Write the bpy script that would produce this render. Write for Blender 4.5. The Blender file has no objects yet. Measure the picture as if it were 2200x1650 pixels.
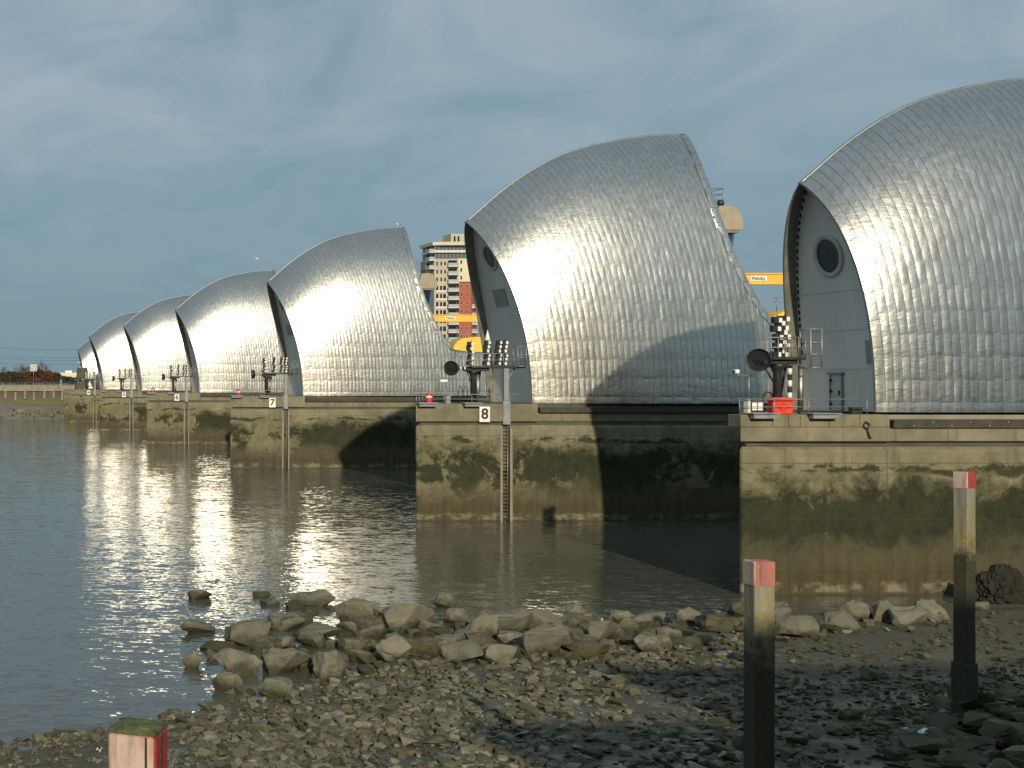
import bpy, bmesh, math, random
from mathutils import Vector, Matrix, noise
R = math.radians
rnd = random.Random(7)
SC = bpy.context.scene
COL = SC.collection

# ------------------------------------------------------------------ camera
CAMZ = 11.7
F = 2900.0            # focal length in photograph pixels (2200 wide)
PX0, PY0 = -145.0, 825.0
cam_d = bpy.data.cameras.new('camera')
cam = bpy.data.objects.new('camera', cam_d)
COL.objects.link(cam)
cam.location = (0, 0, CAMZ)
cam.rotation_euler = (R(90), 0, 0)
cam_d.sensor_width = 36.0
cam_d.lens = 36.0 * F / 2200.0
cam_d.shift_x = (1100.0 - PX0) / 2200.0     # perspective-control lens: pier faces stay parallel
cam_d.clip_start = 0.5
cam_d.clip_end = 20000
SC.camera = cam

# ------------------------------------------------------------------ sky, sun, exposure
SUN_EL, SUN_DX = 20.0, 0.125
Ldir = Vector((SUN_DX, 1.0, -math.tan(R(SUN_EL)) * math.hypot(SUN_DX, 1.0))).normalized()
world = bpy.data.worlds.new('World')
SC.world = world
world.use_nodes = True
wn = world.node_tree.nodes; wl = world.node_tree.links
wn.clear()
def wnew(t, **k):
    n = wn.new(t)
    for a, b in k.items(): setattr(n, a, b)
    return n
sky = wnew('ShaderNodeTexSky', sky_type='NISHITA', sun_disc=False)
sky.sun_elevation = R(SUN_EL)
sky.sun_rotation = math.atan2(-Ldir.x, -Ldir.y)
sky.altitude = 10; sky.air_density = 1.0; sky.dust_density = 1.0; sky.ozone_density = 1.5
bg1 = wnew('ShaderNodeBackground'); bg1.inputs[1].default_value = 0.05
wl.new(sky.outputs[0], bg1.inputs[0])
tc = wnew('ShaderNodeTexCoord')
sep = wnew('ShaderNodeSeparateXYZ'); wl.new(tc.outputs['Generated'], sep.inputs[0])
# project the direction onto a cloud layer so that the streaks flatten towards the horizon
mx = wnew('ShaderNodeMath', operation='MAXIMUM'); wl.new(sep.outputs[2], mx.inputs[0]); mx.inputs[1].default_value = 0.0
ad = wnew('ShaderNodeMath', operation='ADD'); wl.new(mx.outputs[0], ad.inputs[0]); ad.inputs[1].default_value = 0.22
dv = wnew('ShaderNodeVectorMath', operation='DIVIDE')
cb = wnew('ShaderNodeCombineXYZ')
for i in range(3): wl.new(ad.outputs[0], cb.inputs[i])
wl.new(tc.outputs['Generated'], dv.inputs[0]); wl.new(cb.outputs[0], dv.inputs[1])
mp = wnew('ShaderNodeMapping'); mp.inputs['Rotation'].default_value = (0, 0, R(20)); mp.inputs['Scale'].default_value = (1.5, 1.15, 1.0)
wl.new(dv.outputs[0], mp.inputs[0])
nz = wnew('ShaderNodeTexNoise'); nz.inputs['Scale'].default_value = 2.3; nz.inputs['Detail'].default_value = 6; nz.inputs['Roughness'].default_value = 0.55; nz.inputs['Distortion'].default_value = 0.7
wl.new(mp.outputs[0], nz.inputs['Vector'])
cr = wnew('ShaderNodeValToRGB')
cr.color_ramp.elements[0].position = 0.34; cr.color_ramp.elements[0].color = (0.238, 0.352, 0.430, 1)
cr.color_ramp.elements[1].position = 0.68; cr.color_ramp.elements[1].color = (0.400, 0.482, 0.552, 1)
wl.new(nz.outputs[0], cr.inputs[0])
# low sky: clearer and bluer
lo = wnew('ShaderNodeMapRange'); lo.interpolation_type = 'SMOOTHSTEP'
lo.inputs['From Min'].default_value = 0.0; lo.inputs['From Max'].default_value = 0.27
wl.new(sep.outputs[2], lo.inputs[0])
mixc = wnew('ShaderNodeMix', data_type='RGBA')
mixc.inputs[6].default_value = (0.192, 0.312, 0.380, 1)
wl.new(lo.outputs[0], mixc.inputs[0]); wl.new(cr.outputs[0], mixc.inputs[7])
bg2 = wnew('ShaderNodeBackground'); bg2.inputs[1].default_value = 1.0
wl.new(mixc.outputs[2], bg2.inputs[0])
ms = wnew('ShaderNodeMixShader'); ms.inputs[0].default_value = 0.88
wl.new(bg1.outputs[0], ms.inputs[1]); wl.new(bg2.outputs[0], ms.inputs[2])
wo = wnew('ShaderNodeOutputWorld'); wl.new(ms.outputs[0], wo.inputs[0])

sun_d = bpy.data.lights.new('sun', 'SUN'); sun_d.energy = 4.0; sun_d.angle = R(0.6); sun_d.color = (1.0, 0.90, 0.70)
sun = bpy.data.objects.new('sun', sun_d); COL.objects.link(sun)
sun.rotation_euler = Ldir.to_track_quat('-Z', 'Y').to_euler()
sun.location = (-20, -60, 60)

SC.view_settings.view_transform = 'Standard'
SC.view_settings.look = 'None'
SC.view_settings.exposure = 0.0
SC.view_settings.gamma = 1.0
SC.view_settings.use_curve_mapping = False
SC.render.engine = 'CYCLES'
SC.cycles.max_bounces = 6

# ------------------------------------------------------------------ helpers
def wpos(px, py, d):
    return Vector(((px - PX0) / F * d, d, CAMZ - (py - PY0) / F * d))
def mpp(d): return d / F
def interp(tab, x):
    if x <= tab[0][0]: return tab[0][1]
    for (a, b), (c, e) in zip(tab, tab[1:]):
        if x <= c: return b + (e - b) * (x - a) / (c - a)
    return tab[-1][1]

class MB:
    def __init__(s): s.v = []; s.f = []; s.m = []; s.sm = []
    def add(s, vs, fs, m=0, smooth=False):
        o = len(s.v); s.v += [tuple(v) for v in vs]
        for f in fs: s.f.append([i + o for i in f]); s.m.append(m); s.sm.append(smooth)
        return s
    def box(s, x0, x1, y0, y1, z0, z1, m=0):
        return s.add([(x0,y0,z0),(x1,y0,z0),(x1,y1,z0),(x0,y1,z0),(x0,y0,z1),(x1,y0,z1),(x1,y1,z1),(x0,y1,z1)],
                     [(0,3,2,1),(4,5,6,7),(0,1,5,4),(1,2,6,5),(2,3,7,6),(3,0,4,7)], m)
    def bbox(s, x0, x1, y0, y1, z0, z1, b=0.02, m=0):
        bm = bmesh.new(); bmesh.ops.create_cube(bm, size=1)
        for v in bm.verts:
            v.co = Vector(((x0+x1)/2 + v.co.x*(x1-x0), (y0+y1)/2 + v.co.y*(y1-y0), (z0+z1)/2 + v.co.z*(z1-z0)))
        bmesh.ops.bevel(bm, geom=bm.edges[:], offset=b, segments=1, affect='EDGES')
        return s.frombm(bm, m)
    def frombm(s, bm, m=0, smooth=False):
        bm.verts.index_update()
        s.add([v.co.copy() for v in bm.verts], [[v.index for v in f.verts] for f in bm.faces], m, smooth)
        bm.free(); return s
    def loft(s, rings, m=0, cap=True, smooth=False):
        n = len(rings[0]); vs = [p for r in rings for p in r]; fs = []
        for k in range(len(rings)-1):
            for i in range(n):
                j = (i+1) % n
                fs.append((k*n+i, k*n+j, (k+1)*n+j, (k+1)*n+i))
        s.add(vs, fs, m, smooth)
        if cap:
            o = len(s.v) - len(vs)
            s.f.append([o+i for i in reversed(range(n))]); s.m.append(m); s.sm.append(False)
            s.f.append([o+(len(rings)-1)*n+i for i in range(n)]); s.m.append(m); s.sm.append(False)
        return s
    def tube(s, pts, r, n=6, m=0, smooth=True):
        pts = [Vector(p) for p in pts]
        rs = r if isinstance(r, (list, tuple)) else [r]*len(pts)
        rings = []
        for i, p in enumerate(pts):
            d = (pts[min(i+1, len(pts)-1)] - pts[max(i-1, 0)]).normalized()
            up = Vector((0,0,1)) if abs(d.z) < 0.9 else Vector((1,0,0))
            a = d.cross(up).normalized(); b = a.cross(d)
            rings.append([p + (a*math.cos(2*math.pi*k/n) + b*math.sin(2*math.pi*k/n))*rs[i] for k in range(n)])
        return s.loft(rings, m, True, smooth)
    def lathe(s, c, prof, n=16, m=0, axis='Z', smooth=True):
        rings = []
        for r, h in prof:
            ring = []
            for k in range(n):
                a = 2*math.pi*k/n; x, y = r*math.cos(a), r*math.sin(a)
                q = {'Z': (x, y, h), 'X': (h, x, y), 'Y': (x, h, -y)}[axis]
                ring.append((c[0]+q[0], c[1]+q[1], c[2]+q[2]))
            rings.append(ring)
        return s.loft(rings, m, True, smooth)
    def mesh(s, name, mats):
        me = bpy.data.meshes.new(name); me.from_pydata(s.v, [], s.f)
        for mt in (mats if isinstance(mats, (list, tuple)) else [mats]): me.materials.append(mt)
        me.polygons.foreach_set('material_index', s.m)
        me.polygons.foreach_set('use_smooth', s.sm)
        me.update(); return me
    def build(s, name, mats, parent=None, loc=(0,0,0)):
        return link(name, s.mesh(name, mats), parent, loc)
def link(name, me, parent=None, loc=(0,0,0), rot=(0,0,0), scale=(1,1,1)):
    o = bpy.data.objects.new(name, me); COL.objects.link(o)
    o.location = loc; o.rotation_euler = rot; o.scale = scale
    if parent is not None: o.parent = parent
    return o
def tag(o, label, cat, group=None):
    o['label'] = label; o['category'] = cat
    if group: o['group'] = group
    return o
def kind(o, k): o['kind'] = k; return o
def thing(name, label, cat, loc=(0,0,0), rz=0.0, group=None):
    o = link(name, None, None, loc, (0,0,rz)); return tag(o, label, cat, group)
def kids(o): return [c for c in COL.objects if c.parent is o]
def copy_tree(o, parent=None):
    c = o.copy(); COL.objects.link(c); c.parent = parent
    for ch in CH[o.name] if o.name in CH else kids(o): copy_tree(ch, c)
    return c
CH = {}
def recalc(me):
    bm = bmesh.new(); bm.from_mesh(me); bmesh.ops.recalc_face_normals(bm, faces=bm.faces); bm.to_mesh(me); bm.free()
def text_mesh(name, body, size, mat, depth=0.005, bold=0.0):
    cu = bpy.data.curves.new(name + '_curve', 'FONT'); cu.body = body; cu.size = size
    cu.align_x = 'CENTER'; cu.align_y = 'CENTER'; cu.extrude = depth; cu.offset = bold; cu.resolution_u = 4
    to = bpy.data.objects.new(name + '_tmp', cu); COL.objects.link(to)
    dg = bpy.context.evaluated_depsgraph_get(); dg.update()
    me = bpy.data.meshes.new_from_object(to.evaluated_get(dg))
    bpy.data.objects.remove(to); bpy.data.curves.remove(cu)
    me.name = name; me.materials.clear(); me.materials.append(mat)
    me.transform(Matrix.Rotation(R(90), 4, 'X'))
    return me

# ------------------------------------------------------------------ materials
class NT:
    def __init__(s, name):
        s.mat = bpy.data.materials.new(name); s.mat.use_nodes = True
        s.n = s.mat.node_tree.nodes; s.l = s.mat.node_tree.links
        s.b = s.n['Principled BSDF']
    def new(s, t, ins=None, **k):
        n = s.n.new(t)
        for a, b in k.items(): setattr(n, a, b)
        for a, b in (ins or {}).items(): s.put(n.inputs[a], b)
        return n
    def put(s, sock, v):
        if isinstance(v, bpy.types.NodeSocket): s.l.new(v, sock)
        elif isinstance(v, (tuple, list)) and len(v) == 3 and sock.type == 'RGBA': sock.default_value = (*v, 1)
        else: sock.default_value = v
    def pos(s): return s.new('ShaderNodeNewGeometry').outputs['Position']
    def obj(s): return s.new('ShaderNodeTexCoord').outputs['Object']
    def noise(s, vec, scale, detail=4, rough=0.55, stretch=None, dist=0.0):
        if stretch:
            vec = s.new('ShaderNodeMapping', {'Vector': vec, 'Scale': stretch}).outputs[0]
        return s.new('ShaderNodeTexNoise', {'Vector': vec, 'Scale': scale, 'Detail': detail, 'Roughness': rough, 'Distortion': dist}).outputs['Fac']
    def ramp(s, v, a, b, c0=0.0, c1=1.0):
        return s.new('ShaderNodeMapRange', {'Value': v, 'From Min': a, 'From Max': b, 'To Min': c0, 'To Max': c1}).outputs[0]
    def math(s, op, a, b=0.0):
        return s.new('ShaderNodeMath', {0: a, 1: b}, operation=op).outputs[0]
    def mix(s, f, a, b):
        n = s.new('ShaderNodeMix', data_type='RGBA'); s.put(n.inputs[0], f); s.put(n.inputs[6], a); s.put(n.inputs[7], b)
        return n.outputs[2]
    def bump(s, h, strength=0.3, dist=0.05, normal=None):
        n = s.new('ShaderNodeBump', {'Height': h, 'Strength': strength, 'Distance': dist})
        if normal is not None: s.l.new(normal, n.inputs['Normal'])
        return n.outputs[0]
    def z(s): return s.new('ShaderNodeSeparateXYZ', {0: s.pos()}).outputs[2]
    def fin(s, col=None, rough=None, metal=None, normal=None, spec=None):
        if col is not None: s.put(s.b.inputs['Base Color'], col)
        if rough is not None: s.put(s.b.inputs['Roughness'], rough)
        if metal is not None: s.put(s.b.inputs['Metallic'], metal)
        if normal is not None: s.put(s.b.inputs['Normal'], normal)
        if spec is not None: s.put(s.b.inputs['Specular IOR Level'], spec)
        return s.mat
def simple(name, col, rough=0.6, metal=0.0, var=0.15, scale=3.0, bump=0.1, coat=0):
    t = NT(name); p = t.pos()
    n = t.noise(p, scale, 5)
    f = t.ramp(n, 0.3, 0.7, 0, 1)
    dk = tuple(c*(1-var) for c in col); lt = tuple(min(1, c*(1+var)) for c in col)
    return t.fin(t.mix(f, dk, lt), t.ramp(n, 0.3, 0.7, rough*0.9, min(1, rough*1.1)), metal, t.bump(t.noise(p, scale*6, 3), bump, 0.01))

def m_steel():
    t = NT('stainless_steel'); p = t.pos()
    big = t.noise(p, 0.35, 3)
    fine = t.noise(p, 1.6, 4, 0.55, (1, 1, 1.9), 0.6)
    streak = t.noise(p, 2.0, 4, 0.6, (2.2, 2.2, 0.12))
    col = t.mix(t.ramp(streak, 0.35, 0.7), (0.53, 0.515, 0.47), (0.64, 0.625, 0.585))
    col = t.mix(t.ramp(big, 0.35, 0.75, 0, 0.35), col, (0.46, 0.44, 0.38))
    rough = t.ramp(streak, 0.3, 0.7, 0.26, 0.33)
    b1 = t.bump(fine, 0.30, 0.05)
    b2 = t.bump(t.noise(p, 9.0, 2), 0.12, 0.015, b1)
    return t.fin(col, rough, 1.0, b2)
M = {}
M['steel'] = m_steel()
M['steel_trim'] = simple('edge_trim_steel', (0.36, 0.35, 0.32), 0.5, 1.0, 0.15, 1.5, 0.5)
M['seam'] = simple('seam_steel', (0.15, 0.13, 0.10), 0.6, 0.4, 0.3, 2.0, 0.1)
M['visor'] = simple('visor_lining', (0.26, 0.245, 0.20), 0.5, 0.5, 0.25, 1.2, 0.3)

def m_endwall():
    t = NT('grey_blue_ribbed_sheet'); p = t.pos()
    sx = t.new('ShaderNodeSeparateXYZ', {0: p})
    w = t.math('SINE', t.math('MULTIPLY', sx.outputs[1], 2*math.pi/0.19))
    n = t.noise(p, 0.6, 5, 0.6, (1, 1, 0.3))
    col = t.mix(t.ramp(n, 0.3, 0.7), (0.62, 0.615, 0.56), (0.72, 0.71, 0.65))
    return t.fin(col, 0.5, 0.0, t.bump(w, 0.35, 0.03))
M['endwall'] = m_endwall()

def m_concrete(name, algae, base=(0.205, 0.185, 0.125)):
    t = NT(name); p = t.pos(); z = t.z()
    big = t.noise(p, 0.17, 5, 0.62, None, 0.4)
    med = t.noise(p, 0.50, 10, 0.70, None, 0.6)
    fin = t.noise(p, 1.5, 10, 0.74, (1, 1, 0.8))
    drip = t.noise(p, 1.5, 5, 0.6, (1.6, 1.6, 0.07))
    sx = t.new('ShaderNodeSeparateXYZ', {0: p})
    ou = t.new('ShaderNodeSeparateXYZ', {0: t.obj()}).outputs[0]
    big = t.math('ADD', big, t.ramp(ou, 7.0, 13.0, -0.03, 0.19))      # the weed is thicker away from the pier's nose
    col = t.mix(t.ramp(med, 0.3, 0.7), tuple(c*0.70 for c in base), tuple(c*1.22 for c in base))
    col = t.mix(t.ramp(t.noise(p, 0.33, 5, 0.65), 0.45, 0.68, 0, 0.55), col, (0.085, 0.080, 0.040))
    col = t.mix(t.ramp(drip, 0.54, 0.74, 0, 0.6), col, (0.060, 0.055, 0.034))
    col = t.mix(t.ramp(drip, 0.34, 0.26, 0, 0.45), col, (0.30, 0.28, 0.21))
    # damp, weathered below the first tide mark
    zz = t.math('ADD', z, t.ramp(med, 0.2, 0.8, -0.9, 0.9))
    damp = t.ramp(zz, 7.1, 6.3, 0, 1)
    col = t.mix(t.math('MULTIPLY', damp, 0.75), col, t.mix(t.ramp(fin, 0.35, 0.65), (0.078, 0.071, 0.030), (0.195, 0.172, 0.098)))
    # green algae belt
    zb = t.math('ADD', z, t.math('ADD', t.ramp(med, 0.2, 0.8, -1.6, 1.6), t.ramp(fin, 0.3, 0.7, -0.18, 0.18)))
    belt = t.math('MULTIPLY', t.ramp(zb, 6.7, 5.6), t.ramp(zb, 0.8, 3.4))
    patch = t.ramp(t.math('ADD', big, t.ramp(med, 0.3, 0.7, -0.20, 0.20)), 0.58-algae, 0.67-algae)
    al = t.math('MULTIPLY', belt, patch)
    gcol = t.mix(t.ramp(fin, 0.3, 0.7), (0.006, 0.008, 0.003), (0.030, 0.034, 0.009))
    col = t.mix(t.math('MULTIPLY', al, 0.94), col, gcol)
    # tufts along the top tide mark
    zt = t.math('ADD', z, t.ramp(med, 0.3, 0.7, -0.35, 0.35))
    tuft = t.math('MULTIPLY', t.math('MULTIPLY', t.ramp(zt, 7.15, 7.0), t.ramp(zt, 6.55, 6.75)), t.ramp(t.noise(p, 1.1, 5, 0.7, (0.35, 0.35, 1)), 0.46, 0.54))
    col = t.mix(t.math('MULTIPLY', tuft, 0.9), col, (0.022, 0.026, 0.008))
    # brown silt low down, pale barnacle line at the water
    zl = t.math('ADD', z, t.ramp(med, 0.25, 0.75, -0.8, 0.8))
    col = t.mix(t.ramp(zl, 3.4, 1.2, 0, 0.88), col, t.mix(t.ramp(drip, 0.35, 0.65), (0.024, 0.019, 0.007), (0.062, 0.047, 0.018)))
    bar = t.math('MULTIPLY', t.math('MULTIPLY', t.ramp(t.math('ADD', z, t.ramp(fin, 0.3, 0.7, -0.25, 0.25)), 0.75, 0.55), t.ramp(z, 0.08, 0.2)), t.ramp(t.noise(p, 0.9, 5, 0.7), 0.45, 0.6))
    col = t.mix(t.math('MULTIPLY', bar, 0.8), col, (0.20, 0.175, 0.115))
    # shuttering joints
    def line(sock, pitch, off, wd):
        fr = t.math('FRACT', t.math('DIVIDE', t.math('ADD', sock, off), pitch))
        return t.ramp(t.math('ABSOLUTE', t.math('SUBTRACT', fr, 0.5)), 0.0, wd/pitch, 1, 0)
    jn = t.math('MAXIMUM', line(sx.outputs[0], 5.7, 1.1, 0.05), line(z, 3.05, 0.35, 0.05))
    col = t.mix(t.math('MULTIPLY', t.math('MULTIPLY', jn, t.ramp(z, 8.2, 8.1)), t.ramp(fin, 0.35, 0.6, 0.15, 0.6)), col, (0.06, 0.05, 0.03))
    h = t.math('ADD', t.math('MULTIPLY', fin, 0.6), t.math('ADD', med, t.math('MULTIPLY', jn, -0.35)))
    return t.fin(col, t.ramp(z, 1.0, 7.0, 0.65, 0.9), 0.0, t.bump(h, 0.7, 0.08), 0.3)
M['conc'] = m_concrete('tide_stained_concrete', 0.12)
M['conc_weed'] = m_concrete('weed_covered_concrete', 0.30, (0.225, 0.198, 0.132))
M['conc_dry'] = simple('pale_concrete', (0.22, 0.20, 0.145), 0.85, 0, 0.22, 0.8, 0.4)
M['conc_dark'] = simple('dark_concrete', (0.075, 0.068, 0.045), 0.85, 0, 0.35, 0.6, 0.4)
M['timber_dark'] = simple('dark_timber', (0.05, 0.043, 0.028), 0.8, 0, 0.4, 2.0, 0.5)
M['rust'] = simple('rusty_steel', (0.15, 0.095, 0.045), 0.8, 0, 0.3, 4, 0.2)
M['galv'] = simple('galvanised_steel', (0.30, 0.31, 0.30), 0.5, 0.6, 0.15, 3, 0.1)
M['grey_paint'] = simple('grey_paint', (0.22, 0.235, 0.24), 0.5, 0, 0.15, 2, 0.1)
M['pale_grey'] = simple('pale_grey_paint', (0.46, 0.46, 0.42), 0.5, 0, 0.12, 2, 0.1)
M['dark_metal'] = simple('dark_metal', (0.035, 0.035, 0.033), 0.5, 0.3, 0.3, 3, 0.1)
M['black'] = simple('black_paint', (0.012, 0.012, 0.012), 0.5, 0, 0.3, 3, 0.05)
M['white'] = simple('white_paint', (0.74, 0.73, 0.68), 0.5, 0, 0.08, 3, 0.05)
M['red'] = simple('red_paint', (0.55, 0.035, 0.022), 0.45, 0, 0.15, 2, 0.1)
M['orange_red'] = simple('orange_red_plastic', (0.72, 0.055, 0.025), 0.4, 0, 0.10, 2, 0.1)
M['yellow'] = simple('crane_yellow', (0.85, 0.44, 0.06), 0.5, 0, 0.08, 1, 0.05)
M['yellow2'] = simple('rocker_yellow', (0.74, 0.48, 0.07), 0.5, 0, 0.10, 1, 0.05)
M['tan'] = simple('tan_render', (0.34, 0.28, 0.20), 0.8, 0, 0.12, 1.5, 0.3)
M['blue'] = simple('blue_paint', (0.05, 0.13, 0.26), 0.4, 0, 0.15, 2, 0.05)
def m_glass(name, col, rough=0.08):
    t = NT(name); n = t.noise(t.pos(), 0.6, 3)
    return t.fin(t.mix(n, tuple(c*0.6 for c in col), col), rough, 0.0, None, 0.6)
M['glass'] = m_glass('dark_glass', (0.012, 0.017, 0.02))
M['glass_sky'] = m_glass('tower_glass', (0.10, 0.14, 0.17), 0.15)
M['cream'] = simple('cream_render', (0.60, 0.53, 0.40), 0.8, 0, 0.06, 0.15, 0.05)
M['stone_t'] = simple('buff_tower_wall', (0.42, 0.38, 0.30), 0.8, 0, 0.06, 0.15, 0.05)
M['brick'] = simple('red_brick', (0.36, 0.10, 0.055), 0.85, 0, 0.10, 0.3, 0.1)
M['slab'] = simple('pale_balcony_slab', (0.62, 0.58, 0.50), 0.7, 0, 0.06, 1, 0.05)
M['bal'] = simple('balcony_glass_rail', (0.34, 0.37, 0.38), 0.4, 0, 0.10, 1, 0.05)

def m_rock(name, base, weed, wet=True):
    t = NT(name); p = t.pos(); z = t.z()
    info = t.new('ShaderNodeObjectInfo').outputs['Random']
    n1 = t.noise(p, 1.3, 6, 0.65); n2 = t.noise(p, 7, 5, 0.6)
    col = t.mix(t.ramp(n1, 0.3, 0.7), tuple(c*0.72 for c in base), tuple(c*1.12 for c in base))
    col = t.mix(t.ramp(info, 0, 1, 0.0, 0.6), col, tuple(c*0.55 for c in base))
    col = t.mix(t.ramp(n2, 0.58, 0.72, 0, 0.6), col, tuple(c*0.45 for c in base))
    col = t.mix(t.math('MULTIPLY', t.ramp(n1, 0.62-weed, 0.70-weed), 0.85), col, (0.045, 0.042, 0.016))
    if wet:
        zz = t.math('ADD', z, t.ramp(n1, 0.25, 0.75, -0.3, 0.3))
        col = t.mix(t.ramp(zz, 0.55, 0.15, 0, 0.85), col, (0.035, 0.031, 0.013))
    h = t.math('ADD', n1, t.math('MULTIPLY', n2, 0.4))
    return t.fin(col, t.ramp(n1, 0.3, 0.7, 0.6, 0.9), 0, t.bump(h, 0.7, 0.12), 0.3)
M['rock'] = m_rock('pale_limestone', (0.185, 0.172, 0.120), 0.03)
M['rock_weed'] = m_rock('weedy_stone', (0.11, 0.10, 0.055), 0.12)
def m_rubble(name, cols, roughs=(0.45, 0.9)):
    t = NT(name); p = t.pos()
    rp = t.new('ShaderNodeNewGeometry').outputs['Random Per Island']
    info = t.new('ShaderNodeObjectInfo').outputs['Random']
    r = t.math('FRACT', t.math('ADD', rp, info))
    cr = t.new('ShaderNodeValToRGB', {0: r}); cr.color_ramp.interpolation = 'CONSTANT'
    e = cr.color_ramp.elements
    e[0].position = 0; e[0].color = (*cols[0], 1); e[1].position = 1/len(cols); e[1].color = (*cols[1], 1)
    for i, c in enumerate(cols[2:], 2):
        q = e.new(i/len(cols)); q.color = (*c, 1)
    n = t.noise(p, 9, 4)
    col = t.mix(t.ramp(n, 0.3, 0.7, 0, 0.45), cr.outputs[0], (0.05, 0.045, 0.022))
    return t.fin(col, t.ramp(t.noise(p, 0.5, 3), 0.35, 0.65, *roughs), 0, t.bump(n, 0.5, 0.03), 0.4)
M['rubble'] = m_rubble('mixed_rubble', [(0.145,0.132,0.085),(0.075,0.067,0.036),(0.11,0.10,0.06),(0.20,0.185,0.13),(0.05,0.045,0.022),(0.125,0.115,0.075),(0.085,0.078,0.048)])
M['dark_rubble'] = m_rubble('shaded_rubble', [(0.055,0.055,0.024),(0.035,0.034,0.014),(0.08,0.078,0.04),(0.045,0.05,0.02)])  # darker copy of the rubble, foreshore shade put into its colours
def m_mud():
    t = NT('foreshore_mud'); p = t.pos()
    n1 = t.noise(p, 0.35, 5, 0.6); n2 = t.noise(p, 2.2, 5, 0.65); n3 = t.noise(p, 14, 3, 0.6)
    col = t.mix(t.ramp(n2, 0.3, 0.7), (0.045, 0.040, 0.023), (0.092, 0.082, 0.053))
    col = t.mix(t.ramp(n1, 0.52, 0.62, 0, 0.7), col, (0.085, 0.078, 0.060))
    col = t.mix(t.ramp(n3, 0.58, 0.70, 0, 0.55), col, (0.22, 0.20, 0.14))
    wet = t.ramp(n1, 0.48, 0.60)
    h = t.math('ADD', t.math('MULTIPLY', n3, 0.5), n2)
    return t.fin(col, t.ramp(wet, 0, 1, 0.85, 0.28), 0, t.bump(h, 0.8, 0.08), 0.5)
M['mud'] = m_mud()
def m_water():
    t = NT('river_water'); p = t.pos()
    def nc(scale, stretch, detail=2):
        v = t.new('ShaderNodeMapping', {'Vector': p, 'Scale': stretch}).outputs[0]
        c = t.new('ShaderNodeTexNoise', {'Vector': v, 'Scale': scale, 'Detail': detail, 'Roughness': 0.5, 'Distortion': 0.3}).outputs['Color']
        return t.new('ShaderNodeVectorMath', {0: c, 1: (0.5, 0.5, 0.5)}, operation='SUBTRACT').outputs[0]
    def sc(v, k): return t.new('ShaderNodeVectorMath', {0: v, 1: k}, operation='MULTIPLY').outputs[0]
    def add(a, b): return t.new('ShaderNodeVectorMath', {0: a, 1: b}, operation='ADD').outputs[0]
    calm = t.ramp(t.noise(p, 0.03, 4, 0.55, (1, 0.5, 1), 0.5), 0.38, 0.62, 0.55, 1.15)
    w = add(sc(nc(0.5, (0.4, 1.0, 1)), (0.06, 0.10, 0)), add(sc(nc(2.4, (0.45, 1.0, 1), 3), (0.27, 0.34, 0)), sc(nc(7.0, (0.55, 1.0, 1)), (0.27, 0.30, 0))))
    cv = t.new('ShaderNodeCombineXYZ', {0: calm, 1: calm, 2: calm}).outputs[0]
    n = t.new('ShaderNodeVectorMath', {0: add(sc(w, cv), (0.0, 0.0, 1.0))}, operation='NORMALIZE').outputs[0]
    mud = t.mix(t.noise(p, 0.05, 3), (0.074, 0.077, 0.060), (0.092, 0.094, 0.072))
    t.b.inputs['IOR'].default_value = 1.36
    return t.fin(mud, 0.06, 0, n, 0.5)
M['water'] = m_water()
def m_pile():
    t = NT('weedy_shaded_timber'); p = t.pos(); z = t.z()
    g = t.noise(p, 6, 5, 0.6, (1, 1, 0.08)); n = t.noise(p, 1.6, 5, 0.7); f = t.noise(p, 16, 4)
    col = t.mix(t.ramp(g, 0.3, 0.7), (0.13, 0.125, 0.10), (0.29, 0.27, 0.205))
    zz = t.math('ADD', z, t.ramp(n, 0.25, 0.75, -0.9, 0.9))
    col = t.mix(t.math('MULTIPLY', t.ramp(zz, 8.2, 7.4), t.ramp(f, 0.42, 0.58)), col, (0.24, 0.19, 0.045))
    col = t.mix(t.ramp(zz, 7.2, 6.2, 0, 0.96), col, t.mix(t.ramp(f, 0.3, 0.7), (0.014, 0.013, 0.006), (0.040, 0.036, 0.015)))  # dark lower shaft: weed together with shade put into the colour
    return t.fin(col, 0.8, 0, t.bump(g, 0.6, 0.03))
M['pile'] = m_pile()
def m_redpaint():
    t = NT('weathered_red_paint'); p = t.pos()
    g = t.noise(p, 3.0, 5, 0.65, (1, 1, 0.35)); f = t.noise(p, 14, 4, 0.6)
    geo = t.new('ShaderNodeNewGeometry').outputs['Normal']
    nx = t.new('ShaderNodeSeparateXYZ', {0: geo}).outputs[0]
    bleach = t.math('MULTIPLY', t.ramp(nx, 0.1, -0.4), t.ramp(g, 0.22, 0.50))      # weather side bleached to pink-white
    col = t.mix(t.ramp(f, 0.35, 0.65), (0.27, 0.030, 0.022), (0.38, 0.062, 0.045))
    col = t.mix(t.math('MULTIPLY', bleach, 0.85), col, (0.52, 0.43, 0.35))
    col = t.mix(t.ramp(t.noise(p, 5.0, 6, 0.7, (1, 1, 0.12)), 0.54, 0.70, 0, 0.75), col, (0.13, 0.075, 0.05))
    return t.fin(col, 0.6, 0, t.bump(f, 0.3, 0.01))
M['redpaint'] = m_redpaint()
def m_moss():
    t = NT('mossy_top'); n = t.noise(t.pos(), 8, 5, 0.7)
    return t.fin(t.mix(t.ramp(n, 0.35, 0.65), (0.035, 0.032, 0.012), (0.13, 0.15, 0.05)), 0.9, 0, t.bump(n, 0.8, 0.03))
M['moss'] = m_moss()
M['weed'] = simple('black_bladder_weed', (0.014, 0.013, 0.006), 0.85, 0, 0.7, 3, 1.0)
M['gull'] = simple('gull_white', (0.75, 0.75, 0.72), 0.7, 0, 0.05, 20, 0.05)
M['gull_grey'] = simple('gull_grey', (0.28, 0.29, 0.30), 0.7, 0, 0.1, 20, 0.05)
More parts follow.
